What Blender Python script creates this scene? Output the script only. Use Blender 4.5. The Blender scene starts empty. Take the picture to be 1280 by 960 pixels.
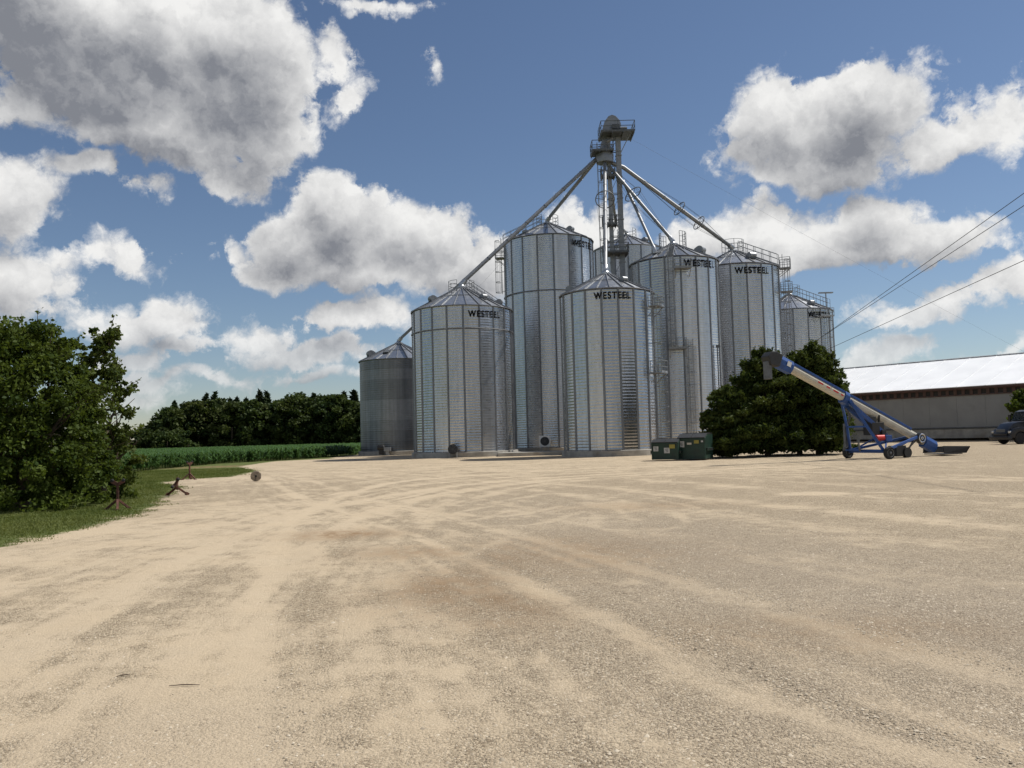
import bpy, bmesh, math, random
import numpy as np
from mathutils import Vector, Matrix
rad = math.radians
SC = bpy.context.scene
COL = SC.collection
rng = np.random.default_rng(7)
random.seed(7)

# ------------------------------------------------------------------ camera
F, HC = 1030.0, 1.9
PITCH, ROLL = math.atan(65 / F), 0.027
fw = Vector((0, math.cos(PITCH), math.sin(PITCH)))
r0, u0 = Vector((1, 0, 0)), Vector((0, -math.sin(PITCH), math.cos(PITCH)))
rt = r0 * math.cos(ROLL) - u0 * math.sin(ROLL)
up = u0 * math.cos(ROLL) + r0 * math.sin(ROLL)
CP = Vector((0, 0, HC))
cam = bpy.data.cameras.new('camera')
cam.sensor_width = 36
cam.lens = 36 * F / 1280
cam.clip_end = 15000
camo = bpy.data.objects.new('camera', cam)
COL.objects.link(camo)
M = Matrix((rt, up, -fw)).transposed().to_4x4()
M.translation = CP
camo.matrix_world = M
SC.camera = camo

def ray(px, py):
    return (fw + rt * ((px - 640) / F) + up * ((480 - py) / F))
def at(px, py, Y):
    d = ray(px, py)
    return CP + d * (Y / d.y)
def gr(px, py, z=0.0):
    d = ray(px, py)
    return CP + d * ((z - HC) / d.z)

# ------------------------------------------------------------------ light
SUN_AZ, SUN_EL = rad(70), rad(56)          # clockwise from +Y
sdir = Vector((math.sin(SUN_AZ) * math.cos(SUN_EL), math.cos(SUN_AZ) * math.cos(SUN_EL), math.sin(SUN_EL)))
sl = bpy.data.lights.new('sun', 'SUN')
sl.energy = 4.8
sl.angle = rad(0.53)
sl.color = (1.0, 0.955, 0.89)
so = bpy.data.objects.new('sun', sl)
COL.objects.link(so)
so.rotation_euler = sdir.to_track_quat('Z', 'Y').to_euler()
so.location = (60, 40, 90)
SC.view_settings.view_transform = 'Standard'
SC.view_settings.look = 'None'
SC.view_settings.exposure = 0.0
SC.view_settings.gamma = 1.0
SC.render.engine = 'CYCLES'
SC.cycles.use_denoising = True
SC.cycles.max_bounces = 6
SC.cycles.diffuse_bounces = 3
SC.cycles.glossy_bounces = 4
SC.cycles.transmission_bounces = 4
SC.cycles.caustics_reflective = False
SC.cycles.caustics_refractive = False

class NT:
    """small helper for node trees"""
    def __init__(self, tree):
        self.t = tree
    def n(self, kind, **kw):
        nd = self.t.nodes.new(kind)
        for k, v in kw.items():
            setattr(nd, k, v)
        return nd
    def _set(self, sock, v):
        if v is None:
            return
        if hasattr(v, 'is_linked'):
            self.t.links.new(v, sock)
        else:
            sock.default_value = v
    def m(self, op, a, b=None, c=None, clamp=False):
        nd = self.n('ShaderNodeMath', operation=op, use_clamp=clamp)
        for i, v in enumerate((a, b, c)):
            self._set(nd.inputs[i], v)
        return nd.outputs[0]
    def v(self, op, a, b=None, c=None):
        nd = self.n('ShaderNodeVectorMath', operation=op)
        for i, v in enumerate((a, b, c)):
            self._set(nd.inputs[i], v)
        return nd.outputs['Value'] if op in ('LENGTH', 'DOT_PRODUCT', 'DISTANCE') else nd.outputs[0]
    def noise(self, vec, scale, detail=4, rough=0.55, dist=0.0, out=0):
        nd = self.n('ShaderNodeTexNoise')
        self._set(nd.inputs['Vector'], vec)
        nd.inputs['Scale'].default_value = scale
        nd.inputs['Detail'].default_value = detail
        nd.inputs['Roughness'].default_value = rough
        nd.inputs['Distortion'].default_value = dist
        return nd.outputs[out]
    def ss(self, x, a, b, lo=0.0, hi=1.0):
        nd = self.n('ShaderNodeMapRange', interpolation_type='SMOOTHSTEP')
        self._set(nd.inputs[0], x)
        for i, v in zip((1, 2, 3, 4), (a, b, lo, hi)):
            self._set(nd.inputs[i], v)
        return nd.outputs[0]
    def mix(self, f, a, b):
        nd = self.n('ShaderNodeMix', data_type='RGBA')
        self._set(nd.inputs[0], f)
        self._set(nd.inputs[6], a if hasattr(a, 'is_linked') else (*a, 1) if len(a) == 3 else a)
        self._set(nd.inputs[7], b if hasattr(b, 'is_linked') else (*b, 1) if len(b) == 3 else b)
        return nd.outputs[2]
    def attr(self, name, out='Fac'):
        return self.n('ShaderNodeAttribute', attribute_name=name).outputs[out]
    def link(self, a, b):
        self.t.links.new(a, b)

# ------------------------------------------------------------------ sky
W = bpy.data.worlds.new('World')
SC.world = W
W.use_nodes = True
t = NT(W.node_tree)
t.t.nodes.clear()
sky = t.n('ShaderNodeTexSky', sky_type='NISHITA')
sky.sun_disc = False
sky.sun_elevation = SUN_EL
sky.sun_rotation = SUN_AZ
sky.air_density = 1.0
sky.dust_density = 0.3
sky.ozone_density = 3.0
sky.altitude = 300
bg1 = t.n('ShaderNodeBackground'); bg1.inputs[1].default_value = 0.078
mt_ = t.n('ShaderNodeMix', data_type='RGBA', blend_type='MULTIPLY'); mt_.inputs[0].default_value = 1.0
mt_.inputs[7].default_value = (1.03, 1.01, 1.02, 1)
t.link(sky.outputs[0], mt_.inputs[6]); t.link(mt_.outputs[2], bg1.inputs[0])
wo = t.n('ShaderNodeOutputWorld')
t.link(bg1.outputs[0], wo.inputs[0])

# ------------------------------------------------------------------ helpers: materials
def newmat(name):
    m = bpy.data.materials.new(name)
    m.use_nodes = True
    nt = NT(m.node_tree)
    b = m.node_tree.nodes['Principled BSDF']
    return m, nt, b
def mat(name, col, rough=0.6, metal=0.0, var=0.15, scale=3.0, bump=0.0, bscale=20.0, orand=0.0, dirt=None, spec=None):
    m, nt, b = newmat(name)
    pos = nt.n('ShaderNodeNewGeometry').outputs['Position']
    n = nt.noise(pos, scale, 5, 0.6)
    lo = tuple(c * (1 - var) for c in col); hi = tuple(min(1, c * (1 + var)) for c in col)
    c = nt.mix(nt.ss(n, 0.3, 0.7), lo, hi)
    if orand:
        rn = nt.n('ShaderNodeObjectInfo').outputs['Random']
        k = nt.m('MULTIPLY_ADD', rn, 2 * orand, 1 - orand)
        mv = nt.n('ShaderNodeMix', data_type='RGBA', blend_type='MULTIPLY')
        mv.inputs[0].default_value = 1
        nt.link(c, mv.inputs[6])
        cc = nt.n('ShaderNodeCombineColor')
        for i in range(3): nt.link(k, cc.inputs[i])
        nt.link(cc.outputs[0], mv.inputs[7])
        c = mv.outputs[2]
    if dirt:
        n2 = nt.noise(pos, scale * 0.4, 6, 0.65)
        c = nt.mix(nt.ss(n2, 0.52, 0.72, 0, 0.8), c, dirt)
    nt.link(c, b.inputs['Base Color'])
    b.inputs['Metallic'].default_value = metal
    b.inputs['Roughness'].default_value = rough
    if spec is not None:
        b.inputs['Specular IOR Level'].default_value = spec
    nt.link(nt.m('MULTIPLY_ADD', n, 0.2, rough - 0.1), b.inputs['Roughness'])
    if bump:
        bp = nt.n('ShaderNodeBump'); bp.inputs['Strength'].default_value = bump; bp.inputs['Distance'].default_value = 0.02
        nt.link(nt.noise(pos, bscale, 4, 0.6), bp.inputs['Height'])
        nt.link(bp.outputs[0], b.inputs['Normal'])
    return m

def galvanised(name, col, rough, orand=0.10, streak=0.12):
    m, nt, b = newmat(name)
    pos = nt.n('ShaderNodeNewGeometry').outputs['Position']
    rn = nt.n('ShaderNodeObjectInfo').outputs['Random']
    spangle = nt.noise(pos, 2.5, 2, 0.5)
    st = nt.noise(nt.v('MULTIPLY', pos, (3.0, 3.0, 0.12)), 1.0, 5, 0.6)      # run-off streaks
    k = nt.m('MULTIPLY_ADD', rn, 2 * orand, 1 - orand)
    k = nt.m('MULTIPLY', k, nt.ss(st, 0.3, 0.75, 1 - streak, 1 + streak * 0.6))
    k = nt.m('MULTIPLY', k, nt.ss(spangle, 0.3, 0.7, 0.94, 1.05))
    cc = nt.n('ShaderNodeCombineColor')
    for i in range(3):
        nt.link(nt.m('MULTIPLY', k, col[i]), cc.inputs[i])
    nt.link(cc.outputs[0], b.inputs['Base Color'])
    b.inputs['Metallic'].default_value = 0.9
    r = nt.m('MULTIPLY_ADD', spangle, 0.14, rough - 0.07)
    nt.link(nt.m('ADD', r, nt.m('MULTIPLY_ADD', rn, 0.08, -0.04)), b.inputs['Roughness'])
    bp = nt.n('ShaderNodeBump'); bp.inputs['Strength'].default_value = 0.06; bp.inputs['Distance'].default_value = 0.03
    nt.link(nt.noise(pos, 1.6, 3, 0.5), bp.inputs['Height'])
    nt.link(bp.outputs[0], b.inputs['Normal'])
    return m

def leafmat(name, c1, c2, trans=0.25, rough=0.6, vary=False):
    m = bpy.data.materials.new(name); m.use_nodes = True
    nt = NT(m.node_tree); nt.t.nodes.clear()
    tint = nt.attr('tint')
    c = nt.mix(tint, c1, c2)
    if vary:                       # tree by tree: some olive, some blackish green
        rn = nt.n('ShaderNodeObjectInfo').outputs['Random']
        c = nt.mix(nt.m('MULTIPLY', rn, 0.75), c, nt.mix(tint, (c1[0] * .75, c1[1] * .6, c1[2] * .6), (c2[0] * 1.25, c2[1] * .95, c2[2] * .8)))
    b = nt.n('ShaderNodeBsdfPrincipled')
    nt.link(c, b.inputs['Base Color']); b.inputs['Roughness'].default_value = rough
    b.inputs['Specular IOR Level'].default_value = 0.12
    tr = nt.n('ShaderNodeBsdfTranslucent')
    nt.link(nt.mix(0.5, c, (c2[0] * 1.2, c2[1] * 1.2, c2[2] * 0.5)), tr.inputs[0])
    mxs = nt.n('ShaderNodeMixShader'); mxs.inputs[0].default_value = trans
    nt.link(b.outputs[0], mxs.inputs[1]); nt.link(tr.outputs[0], mxs.inputs[2])
    o = nt.n('ShaderNodeOutputMaterial'); nt.link(mxs.outputs[0], o.inputs[0])
    return m

MT = dict(
 galv=galvanised('galvanised_wall', (0.51, 0.522, 0.54), 0.26, 0.13),
 galv_roof=galvanised('galvanised_roof', (0.46, 0.475, 0.49), 0.34, 0.08, 0.08),
 galv_old=galvanised('weathered_galvanised', (0.24, 0.245, 0.25), 0.45, 0.26, 0.2),
 stiff=mat('stiffener_steel', (0.21, 0.22, 0.235), 0.5, 0.7, 0.1),
 steel=mat('galvanised_fittings', (0.27, 0.28, 0.29), 0.5, 0.6, 0.12),
 pipe=mat('spout_steel', (0.27, 0.28, 0.29), 0.55, 0.7, 0.1, 1.5),
 darksteel=mat('dark_steel', (0.13, 0.14, 0.15), 0.6, 0.4, 0.2),
 concrete=mat('concrete', (0.36, 0.345, 0.31), 0.9, 0, 0.22, 1.2, 0.4, 12, dirt=(0.22, 0.19, 0.15)),
 letter=mat('letter_paint', (0.012, 0.012, 0.013), 0.95, 0, 0.2, spec=0.05),
 black=mat('black_paint', (0.012, 0.012, 0.013), 0.5, 0, 0.2),
 rubber=mat('rubber', (0.02, 0.02, 0.021), 0.85, 0, 0.3, 8),
 green=mat('dumpster_green', (0.006, 0.030, 0.019), 0.5, 0.0, 0.3, 2.0, 0.1, 6, dirt=(0.022, 0.026, 0.018)),
 lid=mat('black_plastic_lid', (0.02, 0.021, 0.022), 0.55, 0, 0.2),
 blue=mat('blue_paint', (0.012, 0.065, 0.25), 0.45, 0, 0.2, 2, dirt=(0.05, 0.08, 0.15)),
 cream=mat('cream_paint', (0.50, 0.47, 0.39), 0.5, 0, 0.12, 2, dirt=(0.38, 0.34, 0.27)),
 red=mat('red_paint', (0.55, 0.03, 0.02), 0.4, 0, 0.1),
 whitepaint=mat('white_paint', (0.75, 0.75, 0.73), 0.45, 0, 0.06),
 yellow=mat('yellow_sticker', (0.26, 0.22, 0.04), 0.6, 0, 0.1),
 decal=mat('scuffed_label', (0.42, 0.42, 0.40), 0.6, 0, 0.25, 6),
 rust=mat('rusty_steel', (0.10, 0.042, 0.028), 0.85, 0.1, 0.45, 9, 0.4, 30),
 wood=mat('weathered_wood', (0.30, 0.25, 0.19), 0.9, 0, 0.3, 9, 0.3, 30),
 barnroof=mat('white_metal_roof', (0.86, 0.87, 0.87), 0.45, 0.0, 0.04, 0.4),
 barnwall=mat('barn_wall_sheet', (0.28, 0.287, 0.285), 0.8, 0, 0.08, 0.5, dirt=(0.23, 0.232, 0.225)),
 barnbrown=mat('brown_trim', (0.085, 0.045, 0.035), 0.6, 0, 0.15),
 darkopen=mat('dark_mesh', (0.03, 0.027, 0.025), 0.8, 0, 0.2),
 navy=mat('navy_paint', (0.005, 0.007, 0.014), 0.35, 0.0, 0.15, 2, dirt=(0.02, 0.02, 0.02)),
 chrome=mat('dull_chrome', (0.55, 0.55, 0.56), 0.25, 0.9, 0.1),
 glass=mat('dark_glass', (0.02, 0.028, 0.03), 0.08, 0, 0.1),
 bark=mat('bark', (0.10, 0.075, 0.055), 0.95, 0, 0.4, 6, 0.6, 20),
 wire=mat('cable', (0.03, 0.03, 0.032), 0.6, 0.2, 0.1),
 leaf_bush=leafmat('bush_leaf', (0.024, 0.048, 0.008), (0.105, 0.140, 0.026), 0.34),
 leaf_loose=leafmat('loose_tree_leaf', (0.032, 0.056, 0.012), (0.110, 0.140, 0.034), 0.36),
 leaf_cedar=leafmat('cedar_spray', (0.022, 0.042, 0.010), (0.090, 0.115, 0.028), 0.30),
 leaf_far=leafmat('far_leaf', (0.020, 0.042, 0.013), (0.078, 0.112, 0.034), 0.25, 0.6, True),
 leaf_con=leafmat('far_conifer', (0.013, 0.030, 0.012), (0.042, 0.068, 0.026), 0.12, 0.6, True),
 corn=leafmat('corn_leaf', (0.026, 0.066, 0.018), (0.085, 0.155, 0.048), 0.28, 0.5),
 grass=leafmat('grass_blade', (0.080, 0.112, 0.025), (0.175, 0.195, 0.062), 0.35),
)

# ------------------------------------------------------------------ helpers: meshes
class MB:
    def __init__(self):
        self.v = []; self.f = []
    def add(self, vs, fs):
        o = len(self.v)
        self.v += [tuple(p) for p in vs]
        self.f += [tuple(i + o for i in f) for f in fs]
        return self
    def box(self, c, s, ax=None):
        c = Vector(c)
        X, Y, Z = ax if ax else (Vector((1, 0, 0)), Vector((0, 1, 0)), Vector((0, 0, 1)))
        vs = []
        for k in (-.5, .5):
            for j in (-.5, .5):
                for i in (-.5, .5):
                    vs.append(c + X * (i * s[0]) + Y * (j * s[1]) + Z * (k * s[2]))
        return self.add(vs, [(0, 2, 3, 1), (4, 5, 7, 6), (0, 1, 5, 4), (2, 6, 7, 3), (0, 4, 6, 2), (1, 3, 7, 5)])
    def bar(self, a, b, w, h=None, upv=(0, 0, 1)):
        a, b = Vector(a), Vector(b)
        d = b - a; L = d.length
        if L < 1e-6: return self
        d /= L
        s = d.cross(Vector(upv))
        if s.length < 1e-4: s = d.cross(Vector((1, 0, 0)))
        s.normalize(); n = s.cross(d)
        return self.box((a + b) / 2, (L, w, h or w), (d, s, n))
    def tube(self, pts, r, n=8, cap=True):
        pts = [Vector(p) for p in pts]
        rs = r if isinstance(r, (list, tuple)) else [r] * len(pts)
        vs = []; fs = []
        prev = None
        for i, p in enumerate(pts):
            d = (pts[min(i + 1, len(pts) - 1)] - pts[max(i - 1, 0)])
            d = d.normalized() if d.length > 1e-9 else Vector((0, 0, 1))
            if prev is None:
                a = d.orthogonal().normalized()
            else:
                a = prev - d * prev.dot(d)
                a = a.normalized() if a.length > 1e-6 else d.orthogonal().normalized()
            prev = a
            b = d.cross(a)
            for k in range(n):
                th = 2 * math.pi * k / n
                vs.append(p + (a * math.cos(th) + b * math.sin(th)) * rs[i])
        for i in range(len(pts) - 1):
            for k in range(n):
                k2 = (k + 1) % n
                fs.append((i * n + k, i * n + k2, (i + 1) * n + k2, (i + 1) * n + k))
        if cap:
            fs.append(tuple(range(n - 1, -1, -1)))
            fs.append(tuple((len(pts) - 1) * n + k for k in range(n)))
        return self.add(vs, fs)
    def ring(self, c, R, r, axis=(0, 0, 1), n=24, m=5, a0=0, a1=2 * math.pi):
        c = Vector(c); A = Vector(axis).normalized(); X = A.orthogonal().normalized(); Y = A.cross(X)
        full = abs(a1 - a0 - 2 * math.pi) < 1e-6
        pts = [c + (X * math.cos(a0 + (a1 - a0) * i / n) + Y * math.sin(a0 + (a1 - a0) * i / n)) * R for i in range(n + 1)]
        return self.tube(pts, r, m, cap=not full)
    def lathe(self, prof, c=(0, 0, 0), axis=(0, 0, 1), n=24):
        c = Vector(c); A = Vector(axis).normalized(); X = A.orthogonal().normalized(); Y = A.cross(X)
        vs = []; fs = []
        for (r, z) in prof:
            for k in range(n):
                th = 2 * math.pi * k / n
                vs.append(c + A * z + (X * math.cos(th) + Y * math.sin(th)) * r)
        for i in range(len(prof) - 1):
            for k in range(n):
                k2 = (k + 1) % n
                fs.append((i * n + k, i * n + k2, (i + 1) * n + k2, (i + 1) * n + k))
        fs.append(tuple(range(n - 1, -1, -1))); fs.append(tuple((len(prof) - 1) * n + k for k in range(n)))
        return self.add(vs, fs)
    def prism(self, poly, a, b):
        """poly: list of points (Vector) in a plane, extruded from +a to +b (vectors)"""
        n = len(poly); a = Vector(a); b = Vector(b)
        vs = [Vector(p) + a for p in poly] + [Vector(p) + b for p in poly]
        fs = [tuple(range(n - 1, -1, -1)), tuple(range(n, 2 * n))]
        for i in range(n):
            j = (i + 1) % n
            fs.append((i, j, n + j, n + i))
        return self.add(vs, fs)
    def mesh(self, name, smooth=False, bevel=0.0):
        me = bpy.data.meshes.new(name)
        me.from_pydata(self.v, [], self.f)
        bm = bmesh.new(); bm.from_mesh(me)
        bmesh.ops.recalc_face_normals(bm, faces=bm.faces)
        if bevel:
            bmesh.ops.bevel(bm, geom=[e for e in bm.edges if len(e.link_faces) == 2 and e.calc_face_angle(0) > 0.5], offset=bevel, segments=2, affect='EDGES', profile=0.6)
        bm.to_mesh(me); bm.free()
        if smooth:
            me.polygons.foreach_set('use_smooth', [True] * len(me.polygons))
            if smooth != 'all':
                try: me.set_sharp_from_angle(angle=rad(40))
                except Exception: pass
        return me

def tag(o, label=None, cat=None, group=None, kind=None):
    if label: o['label'] = label
    if cat: o['category'] = cat
    if group: o['group'] = group
    if kind: o['kind'] = kind
    return o
def link(name, me, m=None, parent=None, loc=None, rz=None):
    o = bpy.data.objects.new(name, me)
    COL.objects.link(o)
    if m is not None and me is not None and len(me.materials) == 0:
        me.materials.append(MT[m] if isinstance(m, str) else m)
    if parent is not None: o.parent = parent
    if loc is not None: o.location = loc
    if rz is not None: o.rotation_euler = (0, 0, rz)
    return o
def thing(name, loc, label, cat, group=None, rz=0):
    o = bpy.data.objects.new(name, None)
    o.empty_display_size = 0.3
    COL.objects.link(o)
    o.location = loc; o.rotation_euler = (0, 0, rz)
    return tag(o, label, cat, group)
def npmesh(name, V, Fc, attrs=None, smooth=False):
    """V (n,3), Fc (m,k) all faces of one size"""
    me = bpy.data.meshes.new(name)
    V = np.asarray(V, dtype=np.float32); Fc = np.asarray(Fc, dtype=np.int32)
    me.vertices.add(len(V)); me.vertices.foreach_set('co', V.ravel())
    k = Fc.shape[1]
    me.loops.add(Fc.size); me.loops.foreach_set('vertex_index', Fc.ravel())
    me.polygons.add(len(Fc)); me.polygons.foreach_set('loop_start', np.arange(0, Fc.size, k, dtype=np.int32))
    try: me.polygons.foreach_set('loop_total', np.full(len(Fc), k, dtype=np.int32))
    except Exception: pass
    if smooth: me.polygons.foreach_set('use_smooth', np.ones(len(Fc), dtype=bool))
    for nm, a in (attrs or {}).items():
        at_ = me.attributes.new(nm, 'FLOAT', 'POINT')
        at_.data.foreach_set('value', np.asarray(a, dtype=np.float32).ravel())
    me.update(calc_edges=True)
    return me

# ================================================================== GROUND
def sstep(x, a, b):
    u = np.clip((x - a) / (b - a), 0, 1)
    return u * u * (3 - 2 * u)
def poly_dist(px, py, pts):
    """unsigned distance, signed side distance and arc length to a polyline"""
    best = np.full(px.shape, 1e9); sd = np.zeros(px.shape); al = np.zeros(px.shape); acc = 0.0
    for (a, b) in zip(pts[:-1], pts[1:]):
        ax, ay = a; bx, by = b
        dx, dy = bx - ax, by - ay; L = math.hypot(dx, dy)
        if L < 1e-6: continue
        tt = np.clip(((px - ax) * dx + (py - ay) * dy) / (L * L), 0, 1)
        qx, qy = ax + tt * dx, ay + tt * dy
        d = np.hypot(px - qx, py - qy)
        s = ((px - ax) * dy - (py - ay) * dx) / L
        m_ = d < best
        best = np.where(m_, d, best); sd = np.where(m_, np.sign(s) * d, sd); al = np.where(m_, acc + tt * L, al)
        acc += L
    return best, sd, al
def in_poly(px, py, poly):
    ins = np.zeros(px.shape, bool)
    n = len(poly)
    for i in range(n):
        x1, y1 = poly[i]; x2, y2 = poly[(i + 1) % n]
        c = ((y1 > py) != (y2 > py)) & (px < (x2 - x1) * (py - y1) / ((y2 - y1) if y2 != y1 else 1e-9) + x1)
        ins ^= c
    return ins
def signed_poly(px, py, poly):
    d, _, _ = poly_dist(px, py, list(poly) + [poly[0]])
    return np.where(in_poly(px, py, poly), -d, d)
def gxy(px, py):
    p = gr(px, py); return (p.x, p.y)
def smooth_line(pts, n=6):
    out = []
    P = [pts[0]] + list(pts) + [pts[-1]]
    for i in range(1, len(P) - 2):
        p0, p1, p2, p3 = [np.array(P[i + k]) for k in (-1, 0, 1, 2)]
        for s in np.linspace(0, 1, n, endpoint=False):
            out.append(tuple(0.5 * ((2 * p1) + (-p0 + p2) * s + (2 * p0 - 5 * p1 + 4 * p2 - p3) * s ** 2 + (-p0 + 3 * p1 - 3 * p2 + p3) * s ** 3)))
    out.append(tuple(pts[-1]))
    return out

def ground_z(x, y):
    x = np.asarray(x, float); y = np.asarray(y, float)
    barn = 0.38 * sstep(y * 0.785 * 0.8 + x * 0.62, 86.0, 96.0) * sstep(x, 24, 34)
    return barn

# ================================================================== SKY: the cumulus layer
CLOUDS = [  # centre and radii of the cumulus heaps
 (150,55,185,85),(300,85,95,105),(60,0,150,75),(330,165,65,48),(280,212,40,24),(190,150,130,45),(45,118,62,36),(240,185,70,32),
 (440,112,30,26),(408,62,28,26),(470,2,55,8),(536,80,4,8),(352,212,13,12),
 (15,240,50,46),(5,270,60,24),(115,213,54,15),(188,234,18,8),(35,345,68,34),(100,328,20,14),(20,372,60,18),(168,325,22,17),
 (440,268,78,44),(530,288,82,42),(380,295,58,34),(308,312,40,16),(450,330,105,36),(560,325,72,42),(350,332,46,24),(440,238,20,18),(612,335,50,50),
 (200,394,62,22),(150,402,45,24),(215,432,38,18),(165,452,60,11),(205,478,55,10),(160,497,45,9),(275,480,22,5),
 (440,402,68,22),(335,424,48,20),(400,446,88,18),(485,398,36,20),(410,474,60,8),(560,420,60,30),
 (1080,128,100,55),(1120,92,56,28),(975,150,72,48),(930,190,42,28),(1050,190,98,40),(1200,165,76,32),(1262,140,34,42),(1000,214,84,20),
 (1080,262,56,32),(1060,300,130,34),(940,285,58,34),(890,292,42,30),(1180,290,72,34),(1000,318,95,18),(722,265,30,22),(760,285,40,26),
 (1235,358,56,22),(1150,384,56,17),(1285,338,40,20),(1108,396,22,9),(1110,440,48,18),(1070,455,40,13),(1215,442,12,6),(1280,428,26,13),(8,384,24,11)]
cl = []
for (px, py, rx, ry) in CLOUDS:
    d = ray(px, py).normalized()
    k = 1 / F / (1 + ((px - 640) / F) ** 2 + ((480 - py) / F) ** 2) ** 0.5
    cl.append((math.atan2(d.x, d.y), math.asin(d.z), rx * k, ry * k))
_tab = np.random.default_rng(99).random(4096)
def vnoise(P):
    """smooth lattice noise in 3D, 0..1"""
    i = np.floor(P).astype(np.int64); f = P - i; f = f * f * f * (f * (f * 6 - 15) + 10)
    h = lambda a, b_, c: _tab[(a * 73856093 ^ b_ * 19349663 ^ c * 83492791) & 4095]
    o = 0
    for dx in (0, 1):
        for dy in (0, 1):
            for dz in (0, 1):
                w_ = (f[:, 0] if dx else 1 - f[:, 0]) * (f[:, 1] if dy else 1 - f[:, 1]) * (f[:, 2] if dz else 1 - f[:, 2])
                o = o + w_ * h(i[:, 0] + dx, i[:, 1] + dy, i[:, 2] + dz)
    return o
def fbm(P, octv, rough=0.55):
    a, s_, tot = 0, 1.0, 0
    for k in range(octv):
        a = a + s_ * vnoise(P * 2.03 ** k + 17.3 * k); tot += s_; s_ *= rough
    return a / tot
def cloud_field(A, E, grow=0.0, big=0.0):
    cur = np.full(A.shape, 9.0); kk = 0.012
    for (a, e, rx, ry) in cl:
        if rx * F < big: continue
        s_ = (rx * ry) ** .5
        L = (np.sqrt(((A - a) / rx) ** 2 + ((E - e) / ry) ** 2) - 1) * s_
        h = np.clip(kk - np.abs(cur - L), 0, kk) / kk
        cur = np.minimum(cur, L) - h ** 3 * kk / 6
    return -cur
def sky_patch(azs, els):
    A, E = np.meshgrid(azs, els); a, e = A.ravel(), E.ravel()
    D = np.stack([np.sin(a) * np.cos(e), np.cos(a) * np.cos(e), np.sin(e)], 1)
    wx = (fbm(D * 14 + 3, 5, .6) - .5) * 0.085; wy = (fbm(D * 14 + 41, 5, .6) - .5) * 0.065
    Fa = cloud_field(a + wx, e + wy); Fb = cloud_field(a + wx * .8 + .012, e + wy * .8 + .036, big=30)
    dv = D * np.array([1, 1, 1.7])
    sd_ = np.array(sdir)
    Fg = (fbm(dv * 3.4 + 5, 6, .52) - .54) * .55; Fg2 = (fbm((dv + np.array([sdir.x, sdir.y, 1.5]) * .06) * 3.4 + 5, 4, .52) - .54) * .55
    clear = 0.25 * np.exp(-((1 - D @ sd_) / 0.03))                  # the sun stands in a gap
    u = np.maximum(sstep(np.abs(a), .62, .80), sstep(e, .52, .66))
    low = 0.10 * sstep(e, 0.03, -0.01)
    return D, Fa * (1 - u) + (Fg - clear) * u - low, Fb * (1 - u) + Fg2 * u, (len(els), len(azs))
RS = 5200.0
pv, pq, pf, pfb, o_ = [], [], [], [], 0
fine = 0.0030
for azs, els in ((np.arange(-.80, .801, fine), np.arange(-.004, .60, fine)),
                 (np.arange(-.80, .801, .02), np.arange(.596, 1.56, .02)),
                 (np.arange(.80, 2 * math.pi - .79, .02), np.arange(-.004, 1.56, .02))):
    D, fa_, fb_, (n0, n1) = sky_patch(azs, els)
    ii = np.arange(n0 * n1).reshape(n0, n1)
    q = np.stack([ii[:-1, :-1], ii[1:, :-1], ii[1:, 1:], ii[:-1, 1:]], -1).reshape(-1, 4)
    q = q[(fa_[q] > -0.075).any(1)]                                   # nothing hangs where the sky is clear
    pv.append(D * RS); pf.append(fa_); pfb.append(fb_); pq.append(q + o_); o_ += n0 * n1
pv, pq, pf, pfb = map(np.concatenate, (pv, pq, pf, pfb))
used = np.unique(pq); remap = np.full(len(pv), -1); remap[used] = np.arange(len(used))
skm = npmesh('sky', pv[used], remap[pq], dict(depth=pf[used], sunward=pfb[used]), smooth=True)
m = bpy.data.materials.new('cumulus'); m.use_nodes = True
t = NT(m.node_tree); t.t.nodes.clear()
dirv = t.v('NORMALIZE', t.n('ShaderNodeNewGeometry').outputs['Position'])
def billow(vec, detail):
    nd = t.n('ShaderNodeTexVoronoi', feature='F1')
    t._set(nd.inputs['Vector'], vec)
    nd.inputs['Scale'].default_value = 19
    nd.inputs['Detail'].default_value = detail
    nd.inputs['Roughness'].default_value = 0.60
    nd.inputs['Lacunarity'].default_value = 2.3
    nd.normalize = True
    return nd.outputs['Distance']
n2 = t.noise(dirv, 55, 5, 0.65, out=1)
dj = t.v('ADD', dirv, t.v('MULTIPLY_ADD', n2, (0.034, 0.034, 0.034), (-0.017, -0.017, -0.017)))
bl = billow(dj, 3.0)
bl2 = billow(t.v('ADD', dj, (0.010, 0.002, 0.018)), 2.0)
wisp = t.noise(dirv, 26, 8, 0.66, 0.6)
Fa = t.m('ADD', t.attr('depth'), t.m('ADD', t.m('MULTIPLY_ADD', bl, -0.070, 0.024), t.m('MULTIPLY_ADD', wisp, 0.07, -0.035)))
mask = t.ss(Fa, -0.006, t.ss(wisp, 0.35, 0.65, 0.004, 0.024))
sz_ = t.n('ShaderNodeSeparateXYZ'); t.link(dirv, sz_.inputs[0])
mask = t.m('MULTIPLY', mask, t.ss(sz_.outputs[2], 0.0, 0.16, 0.55, 1.0))     # low clouds stand far off in the haze
soft = t.noise(dirv, 9, 4, 0.5)
thick = t.ss(t.attr('sunward'), -0.022, 0.055)
lit = t.m('ADD', t.m('MULTIPLY_ADD', thick, -0.70, 0.90), t.m('MULTIPLY', t.m('SUBTRACT', bl2, bl), 0.85))
lit = t.m('ADD', lit, t.m('MULTIPLY_ADD', soft, 0.8, -0.40))
lit = t.m('MINIMUM', t.m('MAXIMUM', lit, 0.08), 1.0)
em = t.n('ShaderNodeEmission'); em.inputs[1].default_value = 0.90
t.link(t.mix(lit, (0.185, 0.20, 0.24), (0.98, 0.975, 0.96)), em.inputs[0])
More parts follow.
